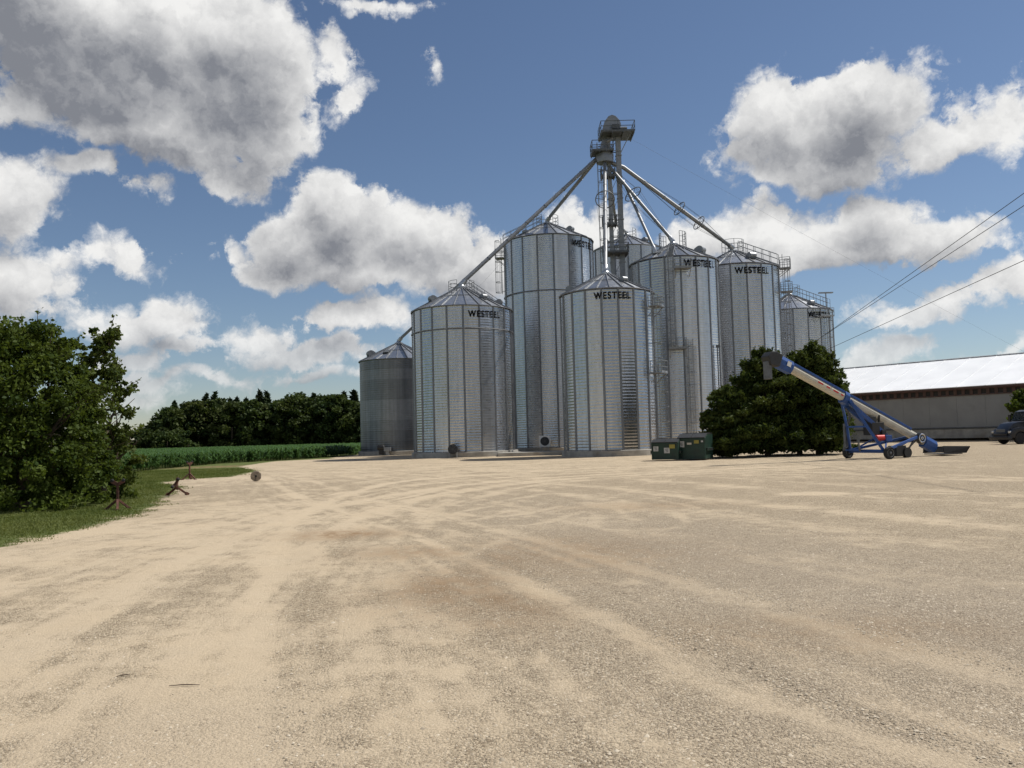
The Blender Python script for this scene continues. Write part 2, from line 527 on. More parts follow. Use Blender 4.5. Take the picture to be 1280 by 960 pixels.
tp = t.n('ShaderNodeBsdfTransparent')
mx = t.n('ShaderNodeMixShader'); t.link(mask, mx.inputs[0]); t.link(tp.outputs[0], mx.inputs[1]); t.link(em.outputs[0], mx.inputs[2])
ou = t.n('ShaderNodeOutputMaterial'); t.link(mx.outputs[0], ou.inputs[0])
m.cycles.emission_sampling = 'NONE'
tag(link('sky', skm, m), kind='structure')

def axis(lims):
    out = [lims[0][0]]
    for (a, b, s) in lims:
        n = max(1, int(round((b - a) / s)))
        out += list(np.linspace(a, b, n + 1)[1:])
    return np.array(out)
xs = np.concatenate([-np.geomspace(3000, 62, 16), axis([(-60, -24, 0.55), (-24, -10, 0.28), (-10, 12, 0.15), (12, 30, 0.26), (30, 60, 0.5)]), np.geomspace(62, 3000, 16)])
ys_l = [1.5]
while ys_l[-1] < 140: ys_l.append(ys_l[-1] + max(0.09, 0.0085 * ys_l[-1]))
ys = np.concatenate([-np.geomspace(3000, 4, 20), axis([(-3, 1.2, 0.6)]), np.array(ys_l), np.geomspace(145, 3500, 16)])
GX, GY = np.meshgrid(xs, ys)
gx, gy = GX.ravel(), GY.ravel()

guideA = smooth_line([gxy(60, 960), gxy(170, 830), gxy(270, 740), gxy(380, 670), gxy(500, 625), gxy(700, 598), gxy(1000, 585)])
guideB = smooth_line([gxy(1250, 960), gxy(1000, 880), gxy(820, 800), gxy(660, 725), gxy(500, 660), gxy(380, 620), gxy(330, 596)])
guideC = smooth_line([gxy(335, 960), gxy(335, 800), gxy(352, 700), gxy(400, 635), gxy(520, 600), gxy(760, 584)])
guideD = smooth_line([gxy(1280, 690), gxy(1000, 655), gxy(760, 625), gxy(560, 600), gxy(420, 586)])
dA, sA, aA = poly_dist(gx, gy, guideA)
dB, sB, aB = poly_dist(gx, gy, guideB)
dC, sC, aC = poly_dist(gx, gy, guideC)
dD, sD, aD = poly_dist(gx, gy, guideD)
# pale, dust-polished wheel lanes
def lane(sd, offs, w):
    o = np.zeros_like(sd)
    for (k, amp) in offs: o = np.maximum(o, amp * np.exp(-((sd - k) / w) ** 2))
    return o
dust = lane(sA, [(-3.4, .6), (-1.3, .95), (0.5, .9), (2.0, .55)], 0.55)
dust = np.maximum(dust, lane(sC, [(-0.15, 1.0), (1.5, .55), (-1.9, .4)], 0.36))
dust = np.maximum(dust, lane(sB, [(-0.1, .8), (1.75, .75), (-2.4, .5), (4.2, .4)], 0.26))
dust = np.maximum(dust, lane(sD, [(0, .45), (2.4, .55), (-3.2, .35), (6, .4), (9, .4), (14, .45)], 0.6))
# single passes of a turning truck or loader: narrow twin ruts
ruts = np.zeros_like(gx)
for (pts_, amp, wd) in [
    ([(620, 640), (720, 622), (800, 630), (840, 645)], .9, .16), ([(640, 650), (735, 628), (790, 640), (800, 655)], .8, .16), ([(600, 625), (700, 612), (780, 615), (870, 640)], .7, .2),
    ([(1280, 600), (1000, 592), (700, 600), (480, 640)], .8, .22), ([(1280, 625), (1060, 618), (840, 625), (600, 665), (420, 740)], .7, .18),
    ([(0, 720), (140, 680), (260, 650), (400, 615), (560, 590)], .9, .2), ([(0, 870), (180, 775), (330, 700), (450, 650)], .8, .15), ([(0, 765), (160, 705), (330, 655), (520, 612)], .8, .18),
    ([(230, 960), (290, 820), (330, 700), (345, 640), (352, 600)], .8, .11), ([(420, 960), (395, 800), (385, 700), (390, 640)], .6, .11),
    ([(1100, 960), (900, 870), (740, 770), (600, 690), (470, 640)], .9, .12), ([(1280, 900), (1050, 830), (860, 760), (700, 690)], .7, .14), ([(1280, 800), (1050, 745), (850, 700), (640, 650)], .6, .16)]:
    ln = smooth_line([gxy(*q) for q in pts_]); _, sd_r, al_r = poly_dist(gx, gy, ln)
    for o_r in (-.95, .95): ruts = np.maximum(ruts, amp * np.exp(-((sd_r - o_r) / wd) ** 2) * (0.55 + .45 * np.sin(al_r * .7 + amp * 9)))
dust = np.maximum(dust, ruts * 1.05)
dust = np.maximum(dust, 0.75 * np.exp(-((gx + 8.0) / 6.0) ** 2 - ((gy - 19) / 11.0) ** 2))
far_pale = sstep(gy, 26, 48) * 0.5
dust = np.maximum(dust, far_pale * sstep(gx, 30, 10))
def spot(px, py, rx, ry):
    c = gxy(px, py)
    return np.exp(-((gx - c[0]) / rx) ** 2 - ((gy - c[1]) / ry) ** 2)
dust = np.maximum(dust, 1.3 * spot(790, 727, 0.16, 0.25)); dust = np.maximum(dust, 1.2 * spot(560, 842, 0.22, 0.3))
dust = np.maximum(dust, 1.2 * spot(1020, 617, 1.0, 0.6)); dust = np.maximum(dust, 1.0 * spot(770, 632, 1.2, 1.1))
dust = np.maximum(dust, 1.0 * spot(310, 597, 2.2, 1.6))
dark = np.maximum(1.0 * spot(430, 668, 1.1, 0.9), 0.8 * spot(560, 735, 0.9, 1.6))
dark = np.maximum(dark, 0.8 * spot(610, 750, 0.6, 0.5)); dark = np.maximum(dark, 0.7 * spot(520, 690, 1.2, 0.9))
dark = np.maximum(dark, 0.6 * spot(640, 765, 0.7, 1.0)); dark = np.maximum(dark, 0.6 * spot(700, 690, 2.0, 2.2))
dark = np.maximum(dark, 0.5 * spot(810, 632, 2.0, 1.2)); dark = np.maximum(dark, 0.45 * spot(1040, 790, 1.6, 0.8))
gravel = np.exp(-((sD + 5.0) / 4.5) ** 2) * sstep(gx, -4, 5)
gravel = np.maximum(gravel, 0.75 * np.exp(-((sB - 1.0) / 2.6) ** 2) * sstep(gy, 12, 5))
gravel = np.maximum(gravel, 0.6 * spot(230, 920, 1.0, 1.0))

yard_edge = [gxy(-700, 800), gxy(-250, 722), gxy(0, 684), gxy(60, 671), gxy(105, 661), gxy(150, 648), gxy(190, 636), gxy(206, 622), gxy(228, 608), gxy(205, 603), gxy(232, 599), gxy(290, 596), gxy(322, 589), gxy(300, 583), gxy(345, 576.5), gxy(420, 573)]
grass_poly = yard_edge + [(-20.5, 92), (-20.4, 112), (0, 130), (70, 150), (400, 220), (2500, 600), (2500, 3300), (-2900, 3300), (-2900, -60)]
sg = signed_poly(gx, gy, grass_poly)
grass = sstep(-sg, -1.2, 1.2)
behind = sstep(np.maximum(np.abs(gx - 10) - 150, -gy - 90), 0, 40)
grass = np.maximum(grass, behind)
bare = spot(270, 583.5, 4.5, 2.6)
gz = ground_z(gx, gy)
nz = 0.012 * np.sin(gx * 1.7 + gy * 0.6) * np.sin(gy * 1.1 - gx * 0.4) + 0.02 * np.sin(gx * 0.35 + 1) * np.sin(gy * 0.28)
gz = gz + nz * sstep(gy, 60, 40) * (gy > 2) * 0.8 - 0.018 * np.clip(lane(sC, [(0, 1)], 0.3) + lane(sB, [(0, 1), (1.75, 1)], 0.25), 0, 1)
ny, nx = GX.shape
idx = np.arange(ny * nx).reshape(ny, nx)
quads = np.stack([idx[:-1, :-1], idx[:-1, 1:], idx[1:, 1:], idx[1:, :-1]], -1).reshape(-1, 4)
wB = np.exp(-(dB / 3.0) ** 2); wD = np.exp(-(dD / 6.0) ** 2); wA = np.exp(-(dA / 4.0) ** 2)
gme = npmesh('ground', np.stack([gx, gy, gz], 1), quads, dict(dust=dust, dark=dark, gravel=gravel, grass=grass, bare=bare, sA=sA, aA=aA, sB=sB, aB=aB, sD=sD, aD=aD, wA=wA, wB=wB, wD=wD), smooth=True)

m, nt, b = newmat('gravel_yard')
pos = nt.n('ShaderNodeNewGeometry').outputs['Position']
def streak(sn, an, fs, fa):
    c_ = nt.n('ShaderNodeCombineXYZ')
    nt.link(nt.m('MULTIPLY', nt.attr(sn), fs), c_.inputs[0]); nt.link(nt.m('MULTIPLY', nt.attr(an), fa), c_.inputs[1])
    return nt.noise(c_.outputs[0], 1.0, 6, 0.62, 0.4)
stA = streak('sA', 'aA', 3.6, 0.25); stB = streak('sB', 'aB', 4.0, 0.36); stD = streak('sD', 'aD', 1.7, 0.10)
wAs, wBs, wDs = nt.attr('wA'), nt.attr('wB'), nt.attr('wD')
stk = nt.m('ADD', nt.m('MULTIPLY', nt.m('SUBTRACT', stA, 0.5), wAs), nt.m('MULTIPLY', nt.m('SUBTRACT', stB, 0.5), wBs))
stk = nt.m('ADD', stk, nt.m('MULTIPLY', nt.m('SUBTRACT', stD, 0.5), wDs))
patch = nt.noise(pos, 0.45, 6, 0.62, 0.3)
patch2 = nt.noise(pos, 2.2, 5, 0.62, 0.2)
d_ = nt.m('ADD', nt.m('MULTIPLY', nt.attr('dust'), 0.62), nt.m('MULTIPLY', stk, 1.15))
d_ = nt.m('ADD', d_, nt.m('MULTIPLY', nt.m('SUBTRACT', patch, 0.5), 1.25))
d_ = nt.m('ADD', d_, nt.m('MULTIPLY', nt.m('SUBTRACT', patch2, 0.5), 1.15))
dustf = nt.ss(d_, -0.02, 0.58)
# stones: two sizes of cells
v1 = nt.n('ShaderNodeTexVoronoi'); nt.link(pos, v1.inputs['Vector']); v1.inputs['Scale'].default_value = 42
v2 = nt.n('ShaderNodeTexVoronoi'); nt.link(pos, v2.inputs['Vector']); v2.inputs['Scale'].default_value = 95
grain = nt.noise(pos, 160, 3, 0.7)
sh = nt.n('ShaderNodeSeparateColor'); nt.link(v1.outputs['Color'], sh.inputs[0])
sh2 = nt.n('ShaderNodeSeparateColor'); nt.link(v2.outputs['Color'], sh2.inputs[0])
stone = nt.mix(sh.outputs[0], (0.15, 0.112, 0.07), (0.60, 0.495, 0.352))
stone2 = nt.mix(sh2.outputs[0], (0.15, 0.112, 0.07), (0.62, 0.512, 0.362))
stone = nt.mix(nt.m('GREATER_THAN', sh.outputs[1], 0.55), stone2, stone)
grey = nt.mix(sh2.outputs[1], (0.14, 0.116, 0.092), (0.50, 0.435, 0.36))
stone = nt.mix(nt.m('MULTIPLY', nt.attr('gravel'), 0.42), stone, grey)
fine = nt.mix(nt.ss(grain, 0.25, 0.75), (0.41, 0.33, 0.228), (0.58, 0.478, 0.342))
fine = nt.mix(nt.m('MULTIPLY', nt.ss(nt.noise(pos, 0.9, 5, 0.6), 0.4, 0.7), 0.5), fine, (0.50, 0.40, 0.272))
dfac = nt.m('MULTIPLY', dustf, nt.m('SUBTRACT', 1.0, nt.m('MULTIPLY', nt.attr('gravel'), 0.55)))
yard = nt.mix(nt.m('MULTIPLY_ADD', dfac, 0.80, 0.12), stone, fine)
yard = nt.mix(nt.m('MULTIPLY', nt.attr('dark'), nt.ss(nt.m('ADD', patch2, nt.m('MULTIPLY', stk, 0.8)), 0.35, 0.65, 0.35, 1.0)), yard, (0.25, 0.165, 0.092))
turf = nt.mix(nt.ss(nt.noise(pos, 1.3, 6, 0.65), 0.3, 0.7), (0.070, 0.098, 0.026), (0.135, 0.150, 0.050))
gfac = nt.ss(nt.m('ADD', nt.attr('grass'), nt.m('MULTIPLY', nt.m('SUBTRACT', nt.noise(pos, 1.5, 7, 0.7), 0.5), 1.5)), 0.40, 0.66)
turf = nt.mix(nt.m('MULTIPLY', nt.attr('bare'), nt.ss(patch2, 0.35, 0.6)), turf, (0.24, 0.15, 0.085))
nt.link(nt.mix(gfac, yard, turf), b.inputs['Base Color'])
b.inputs['Roughness'].default_value = 0.95
b.inputs['Specular IOR Level'].default_value = 0.15
bp = nt.n('ShaderNodeBump'); bp.inputs['Distance'].default_value = 0.017; bp.inputs['Strength'].default_value = 1.0
hgt = nt.m('ADD', nt.m('MULTIPLY', nt.m('SUBTRACT', 0.6, v1.outputs['Distance']), nt.m('MULTIPLY_ADD', dfac, -0.75, 1.0)), nt.m('MULTIPLY', grain, 0.3))
hgt = nt.m('ADD', hgt, nt.m('MULTIPLY', nt.m('SUBTRACT', 0.6, v2.outputs['Distance']), nt.m('MULTIPLY_ADD', dfac, -0.5, 0.6)))
hgt = nt.m('ADD', hgt, nt.m('MULTIPLY', patch2, 2.0))
nt.link(hgt, bp.inputs['Height']); nt.link(bp.outputs[0], b.inputs['Normal'])
MT['yard'] = m
tag(link('ground', gme, MT['yard']), kind='structure')

# loose stones lying on the yard (one uncountable spread)
ico = np.array([(0, 0, 1), (1, 0, 0), (0, 1, 0), (-1, 0, 0), (0, -1, 0), (.35, .3, .72)], float)
icof = np.array([(5, 1, 2), (0, 5, 2), (0, 1, 5), (0, 2, 3), (0, 3, 4), (0, 4, 1)])
N = 170000
yy = 3.0 + 23 * rng.random(N) ** 1.9
xx = (rng.random(N) * 2 - 1) * (yy * 0.70 + 0.6)
from_grid = lambda a, X, Y: a.reshape(ny, nx)[np.clip(np.searchsorted(ys, Y), 0, ny - 1), np.clip(np.searchsorted(xs, X), 0, nx - 1)]
du = from_grid(dust, xx, yy); gv = from_grid(gravel, xx, yy); gg = from_grid(grass, xx, yy)
cl_n = 0.5 + 0.5 * np.sin(xx * 2.1 + np.sin(yy * 1.3) * 2) * np.sin(yy * 1.7 + np.sin(xx * 1.1) * 2)
keep = (rng.random(N) < np.clip(0.42 - 0.55 * du + 0.6 * gv, 0.03, 1) * (0.35 + 0.65 * cl_n)) & (gg < 0.2)
xx, yy = xx[keep], yy[keep]; n = len(xx)
sz = 0.003 + 0.008 * rng.random(n) ** 2.2 + (rng.random(n) < 0.006) * 0.012 + 0.0003 * yy
zz = from_grid(gz, xx, yy)
J = 1 + 0.55 * (rng.random((n, 6, 3)) - 0.5)
asp = np.stack([0.8 + 0.6 * rng.random(n), 0.8 + 0.6 * rng.random(n), 0.55 + 0.3 * rng.random(n)], 1)
V = ico[None] * J * asp[:, None, :] * sz[:, None, None]
th = rng.random(n) * 6.28; c_, s_ = np.cos(th), np.sin(th)
V = np.stack([V[..., 0] * c_[:, None] - V[..., 1] * s_[:, None], V[..., 0] * s_[:, None] + V[..., 1] * c_[:, None], V[..., 2]], -1)
V += np.stack([xx, yy, zz - sz * 0.15], 1)[:, None, :]
FA = icof[None] + (np.arange(n) * 6)[:, None, None]
ms, nt, b = newmat('loose_stone')
tnt = nt.attr('tint')
nt.link(nt.mix(tnt, (0.20, 0.16, 0.11), (0.60, 0.52, 0.40)), b.inputs['Base Color']); b.inputs['Roughness'].default_value = 0.9
MT['stone'] = ms
sm = npmesh('loose_stones', V.reshape(-1, 3), FA.reshape(-1, 3), dict(tint=np.repeat(rng.random(n), 6)))
tag(link('loose_stones', sm, 'stone'), 'pale loose gravel stones strewn over the yard', 'gravel', kind='stuff')

# ================================================================== FOLIAGE
def leaves(centres, size, elong, droop, tilt=1.0, seed=0, tintc=None):
    """a folded diamond leaf (two triangles each side of its midrib) per centre"""
    g = np.random.default_rng(seed); n = len(centres)
    s = size * (0.6 + 0.8 * g.random(n))
    d = g.normal(size=(n, 3)); d[:, 2] = d[:, 2] * tilt - droop
    d /= np.linalg.norm(d, axis=1)[:, None]
    r = g.normal(size=(n, 3)); w = np.cross(d, r); w /= np.linalg.norm(w, axis=1)[:, None] + 1e-9
    nn = np.cross(d, w)
    a = centres - d * (s * elong * .5)[:, None]
    e = centres + d * (s * elong * .5)[:, None]
    m1 = centres + w * (s * .5)[:, None] + nn * (s * .12)[:, None]
    m2 = centres - w * (s * .5)[:, None] + nn * (s * .12)[:, None]
    V = np.stack([a, m1, e, m2], 1).reshape(-1, 3)
    k = np.arange(n)[:, None] * 4
    Fc = np.concatenate([k + np.array([[0, 1, 2]]), k + np.array([[0, 2, 3]])], 0)
    ti = g.random(n) if tintc is None else np.clip(tintc + 0.35 * (g.random(n) - .5), 0, 1)
    return V, Fc, np.repeat(ti, 4)
def limb(mb, p, d, L, r, depth, g, spread=0.6, tips=None, upb=0.15):
    pts = [p]; rs = [r]; q = p.copy(); dd = d.copy()
    for i in range(4):
        dd = (dd + Vector(g.normal(0, 0.12, 3)) + Vector((0, 0, upb * 0.3))).normalized()
        q = q + dd * (L / 4); pts.append(q.copy()); rs.append(r * (1 - 0.17 * (i + 1)))
    mb.tube(pts, rs, 6 if r > 0.03 else 4)
    if tips is not None:
        for k in (2, 3, 4): tips.append((pts[k].copy(), depth))
    if depth > 0:
        for i in range(3):
            k = (2, 3, 4)[i]
            a = Vector(g.normal(0, 1, 3)); a = (a - dd * a.dot(dd)).normalized()
            nd = (dd + a * spread * (0.7 + 0.6 * g.random())).normalized()
            limb(mb, pts[k], nd, L * (0.62 + 0.15 * g.random()), rs[k] * 0.68, depth - 1, g, spread, tips, upb)

def broad_tree(name, base, H, R, label, leafm, seed, nclump, nleaf, lsize, z0=0.12, loose=0.0, group=None, cat='tree', elong=1.5, profile=None, detail=True, trunk_r=None):
    g = np.random.default_rng(seed)
    root = thing(name, base, label, cat, group)
    tb = MB(); tips = []
    tr = trunk_r or 0.028 * H
    hT = H * (0.32 if detail else 0.5)
    pts = [Vector((0, 0, -0.1)), Vector((0.02 * H * g.normal() * .3, 0, hT * .5)), Vector((0.03 * H * g.normal() * .3, 0.02 * H * g.normal() * .3, hT))]
    tb.tube(pts, [tr * 1.25, tr, tr * .8], 8)
    if detail:
        for i in range(9):
            th = i * 2.4 + g.random() * .6; el_ = 0.25 + 0.85 * (i / 9) + 0.1 * g.normal()
            d = Vector((math.cos(th) * math.cos(el_), math.sin(th) * math.cos(el_), math.sin(el_)))
            p = pts[1].lerp(pts[2], 0.1 + 0.9 * i / 9)
            limb(tb, p, d, min(H * .30, R * .55) + H * .14 * math.sin(el_), tr * .5, 1, g, 0.6, tips)
    link('trunk', tb.mesh('trunk', True), 'bark', root)
    cs = []; tn = []
    prof = profile or (lambda u: (1 - abs(2 * u - 0.85) ** 2.4) ** 0.5 if abs(2 * u - 0.85) < 1 else 0.15)
    while len(cs) < nclump:
        u = g.random() ** (0.85 + .5 * loose)
        rr = R * max(0.12, prof(u)); th = g.random() * 6.283; q = rr * g.random() ** (0.42 if loose < .3 else 0.55)
        cs.append((q * math.cos(th), q * math.sin(th), H * (z0 + (1 - z0 - .03) * u)))
    cs = np.array(cs)
    crad = R * (0.13 if nclump > 60 else 0.30) * (1 - .15 * loose)
    per = nleaf // nclump
    ctint = g.random(nclump) * 0.8 + .1
    C = []; T = []
    for c, ti in zip(cs, ctint):
        k = max(4, int(per * (0.5 + g.random())))
        v = g.normal(size=(k, 3)); v /= np.linalg.norm(v, axis=1)[:, None]
        r_ = g.random(k) ** 0.45 * crad * (0.55 + 0.9 * g.random())
        p = c + v * r_[:, None] * np.array([1.15, 1.15, 0.75])
        C.append(p); T.append(np.full(k, ti))
    if detail:                     # ragged sprigs standing out of the outline
        sp_b = MB()
        for i in range(150 if loose < .3 else 90):
            c = cs[g.integers(nclump)]; od = np.array([c[0], c[1], (c[2] - H * .45) * .8]); od = od / (np.linalg.norm(od) + 1e-6) + g.normal(0, .35, 3); od[2] = od[2] * .7 + .25
            od /= np.linalg.norm(od); L_ = (0.35 + .45 * g.random()) * min(1, R / 2.2 + .3); k = int(9 + 9 * g.random())
            p = c + od * (L_ * (.3 + .9 * g.random(k)))[:, None] + g.normal(0, .05, (k, 3))
            C.append(p); T.append(np.full(k, .3 + .6 * g.random()))
            sp_b.tube([tuple(c * .9 + np.array([0, 0, c[2] * .1])), tuple(c + od * L_ * 1.1)], [.014, .005], 4)
        tag(link('twig', sp_b.mesh('twig'), 'bark', root), kind='stuff')
    C = np.concatenate(C); T = np.concatenate(T)
    ok_c = C[:, 2] > 0.05; C, T = C[ok_c], T[ok_c]
    V, Fc, ti = leaves(C, lsize, elong, 0.35, 0.8, seed + 1, T)
    link('crown', npmesh('crown', V, Fc, dict(tint=ti)), leafm, root)
    return root

def cedar(name, base, H, R, label, seed, nleaf, lsize, group=None, leafm='leaf_cedar', cat='tree', power=0.75, z0=0.02, nbr=None):
    """an evergreen: whorls of ascending branches carrying flat drooping sprays"""
    g = np.random.default_rng(seed)
    root = thing(name, base, label, cat, group)
    tb = MB(); tb.tube([(0, 0, -.1), (0.03, 0.02, H * .5), (0, 0, H * .96)], [0.03 * H, 0.02 * H, 0.02], 7)
    C = []; T = []
    nb = nbr or int(70 + 16 * H)
    for i in range(nb):
        u = (i + g.random()) / nb
        z = H * (z0 + (1 - z0) * u)
        L = R * max(0.05, (1 - u) ** power) * (0.62 + 0.62 * g.random() ** 1.4) * (0.72 + 0.28 * min(1, u / .12))
        th = g.random() * 6.283
        rise = 0.25 + 0.45 * g.random()
        d = np.array([math.cos(th), math.sin(th), rise * .6])
        k = max(3, int(nleaf / nb * (0.4 + 1.1 * L / R)))
        s = g.random(k) ** 0.6
        side = np.array([-math.sin(th), math.cos(th), 0])
        wdt = L * 0.30 * (1.15 - s)
        p = np.array([0, 0, z]) + d * (L * s)[:, None] + side * (g.normal(size=k) * wdt)[:, None]
        p[:, 2] += g.normal(size=k) * 0.10 * H / 7 - 0.16 * L * s ** 2 + 0.2 * np.abs(g.normal(size=k)) * H / 12
        C.append(p); T.append(np.full(k, g.random() * .8 + .1))
        if L > .3: tb.tube([(0, 0, z), tuple(np.array([0, 0, z]) + d * L * .75)], [0.012 * H * (1 - u) + .008, 0.006], 4)
    C = np.concatenate(C); T = np.concatenate(T)
    ok = C[:, 2] > 0.04; C, T = C[ok], T[ok]
    V, Fc, ti = leaves(C, lsize, 2.6, 0.15, 0.9, seed + 1, T)
    link('trunk', tb.mesh('trunk', True), 'bark', root)
    link('crown', npmesh('crown', V, Fc, dict(tint=ti)), leafm, root)
    return root

def build_vegetation():
    # left foreground
    b1 = gr(30, 640)
    dense = lambda u: 1.0 - 0.55 * u ** 1.6
    broad_tree('broadleaf_tree', (b1.x - 1.0, b1.y + 1.6, 0), 6.1, 2.75, 'dense dark green bushy tree at the left edge, leaves down to the grass', 'leaf_bush', 11, 440, 56000, 0.090, 0.0, 0.0, profile=dense)
    b2 = gr(108, 628)
    loose = lambda u: (0.95 - 0.40 * u) if u < .75 else 0.65 - 1.3 * (u - .75)
    broad_tree('broadleaf_tree', (b2.x - .1, b2.y + 1.2, 0), 6.35, 1.45, 'thin loose-branched tree right of the dense left-edge bush, sky showing through its top', 'leaf_loose', 23, 280, 11500, 0.10, 0.02, 0.6, profile=loose)
    # cedars behind the conveyor
    for (px, py, Y, topy, R, sd, lab) in [
        (914, 575, 57.5, 486, 2.6, 31, 'low leftmost cedar of the dark clump, leaning over the green dumpsters'),
        (960, 575, 58.5, 441, 3.5, 32, 'tall dark cedar behind the black discharge hood of the grain conveyor'),
        (1000, 574, 60.0, 447, 3.0, 34, 'dark cedar in the middle of the clump, under the conveyor tube'),
        (1024, 573, 58.5, 433, 2.9, 33, 'tallest rightmost cedar of the dark clump, beside the white barn roof')]:
        p = at(px, py, Y); top = at(px, topy, Y)
        cedar('cedar_tree', (p.x, Y, 0), top.z, R, lab, sd, 36000, 0.115, 'cedars behind the conveyor', power=0.42)
    # small tree behind the truck
    p = at(1279, 548, 82)
    broad_tree('broadleaf_tree', (p.x + .5, 82, 0.2), 4.6, 1.5, 'small tree behind the navy truck, against the barn wall', 'leaf_bush', 41, 40, 2600, 0.20, 0.35)
    # tree line across the corn field
    sky_l = [(182, 531), (195, 522), (207, 509), (220, 506), (233, 503), (246, 501), (262, 497), (279, 492), (297, 498), (311, 494), (326, 489), (349, 493), (366, 492), (385, 488), (408, 490), (426, 492), (450, 493), (480, 492), (510, 494)]
    g = np.random.default_rng(5)
    k = 0
    wood = 'trees of the far wood'
    names = {}
    ORD = lambda n_: '%d%s' % (n_, {1: 'st', 2: 'nd', 3: 'rd'}.get(n_ % 10 if n_ not in (11, 12, 13) else 0, 'th'))
    px = 196.0; col_n = 0
    while px < 500:
        col_n += 1
        for row in (0, 1):
            pxx = px + row * 6 + g.normal() * 2
            Y = 238 + row * 14 + g.random() * 8
            ty = np.interp(pxx, [a for a, _ in sky_l], [b_ for _, b_ in sky_l]) + (2 + 14 * g.random() ** 1.5 if row == 0 else 2.5 + 3.0 * g.normal())
            top = at(pxx, ty, Y); p = at(pxx, 553, Y)
            con = row == 1 and g.random() < .55
            H = top.z
            if con:
                cedar('conifer_tree', (p.x, Y, 0), H, 3.8 + 1.4 * g.random(), 'dark pointed conifer behind the %s front tree from the left of the far wood' % ORD(col_n), 100 + k, 2600, 0.62, wood + ': conifers', 'leaf_con', power=0.7, nbr=70)
            else:
                broad_tree('broadleaf_tree', (p.x, Y, 0), H, 4.6 + 1.6 * g.random(), ('rounded dark tree of the far wood, %s from the left in its front row' if row == 0 else 'rounded dark tree of the far wood behind its %s front tree from the left') % ORD(col_n), 'leaf_far', 100 + k, 46, 3600, 0.62, 0.03, detail=False, group=wood + ': broadleaf trees', trunk_r=.25)
            k += 1
        px += 13.5
    px = 118.0; hn = 0
    while px < 236:
        hn += 1
        Y = 226 + g.random() * 8
        top = at(px, 536 + 3 * g.random(), Y); p = at(px, 553, Y)
        broad_tree('hedge_bush', (p.x, Y, 0), top.z, 3.2, 'low round bush, %s from the left in the hedge beside the far wood' % ORD(hn), 'leaf_far', 200 + k, 24, 1500, 0.5, 0.02, detail=False, group='hedge bushes left of the far wood', cat='bush', trunk_r=.12)
        k += 1; px += 13

    # ---- corn
    corn_poly = [(-130, 58.5), (-28.7, 58.7), (-28.2, 80), (-24, 87.5), (-21.3, 97), (-20, 110), (0, 128), (40, 140), (40, 232), (-130, 232)]
    pts = []
    for (y0, y1, dens) in [(58, 66, 5.0), (66, 100, 3.4), (100, 150, 1.5), (150, 231, 0.8)]:
        A = (y1 - y0) * 0.62 * (y0 + y1) / 2
        n_ = int(A * dens)
        y = y0 + (y1 - y0) * g.random(n_); x = -y * 0.64 + g.random(n_) * y * 0.62
        y = np.round(y / .76) * .76 + g.normal(0, .05, n_)
        pts.append(np.stack([x, y], 1))
    # the two rows on the field margin stand thick
    e = np.array(corn_poly[0:7]); 
    for a, b_ in zip(e[:-1], e[1:]):
        L = np.linalg.norm(b_ - a); n_ = int(L * 7)
        tt = g.random(n_)
        q = a + (b_ - a) * tt[:, None]
        nn = np.array([(b_ - a)[1], -(b_ - a)[0]]) / L
        q = q - nn * (0.05 + 1.6 * g.random(n_))[:, None] if False else q + np.stack([-(b_ - a)[1] / L * (0.05 + 1.6 * g.random(n_)), (b_ - a)[0] / L * (0.05 + 1.6 * g.random(n_))], 1)
        pts.append(q[q[:, 0] > -45])
    P = np.concatenate(pts)
    P = P[in_poly(P[:, 0], P[:, 1], corn_poly)]
    n_ = len(P)
    hh = (0.98 + 0.20 * g.random(n_)) * np.interp(P[:, 1], [58, 90, 230], [1.0, 1.0, 1.06])
    Vs = []; Fs = []; Ts = []; off = 0
    wsc = np.interp(P[:, 1], [60, 100, 230], [1.0, 1.5, 3.2])
    # stalk as a slim cross of two quads
    zero = np.zeros(n_)
    base = np.stack([P[:, 0], P[:, 1], zero], 1)
    for ax_ in ((1, 0, 0), (0, 1, 0)):
        a = np.array(ax_) * 0.014
        q = np.stack([base - a, base + a, base + a * .5 + np.stack([zero, zero, hh * .9], 1), base - a * .5 + np.stack([zero, zero, hh * .9], 1)], 1).reshape(-1, 3)
        kk = np.arange(n_)[:, None] * 4 + off
        Vs.append(q); Fs.append(kk + np.array([[0, 1, 2]])); Fs.append(kk + np.array([[0, 2, 3]])); Ts.append(np.repeat(0.15 + .2 * g.random(n_), 4)); off += len(q)
    for j in range(8):
        sel = np.arange(n_) if j < 5 else np.nonzero(P[:, 1] < 105)[0]
        m_ = len(sel)
        z = hh[sel] * (0.12 + 0.105 * ((j * 3) % 8) + 0.05 * g.random(m_))
        th = g.random(m_) * 6.283; d = np.stack([np.cos(th), np.sin(th), np.zeros(m_)], 1); w = np.stack([-np.sin(th), np.cos(th), np.zeros(m_)], 1)
        L = (0.42 + 0.3 * g.random(m_)); ws = wsc[sel] * (0.045 + 0.02 * g.random(m_))
        zc = np.stack([np.zeros(m_)] * 2 + [np.ones(m_)], 1)
        p0 = base[sel] + zc * z[:, None]
        p1 = p0 + d * (L * .45)[:, None] + zc * (L * .52)[:, None]
        p2 = p0 + d * (L * .98)[:, None] + zc * (L * (.50 - .5 * g.random(m_)))[:, None]
        q = np.stack([p0 - w * (ws * .35)[:, None], p0 + w * (ws * .35)[:, None], p1 + w * ws[:, None], p1 - w * ws[:, None], p2], 1).reshape(-1, 3)
        kk = np.arange(m_)[:, None] * 5 + off
        Vs.append(q); Fs += [kk + np.array([[0, 1, 2]]), kk + np.array([[0, 2, 3]]), kk + np.array([[3, 2, 4]])]
        Ts.append(np.repeat(0.15 + .75 * g.random(m_), 5)); off += len(q)
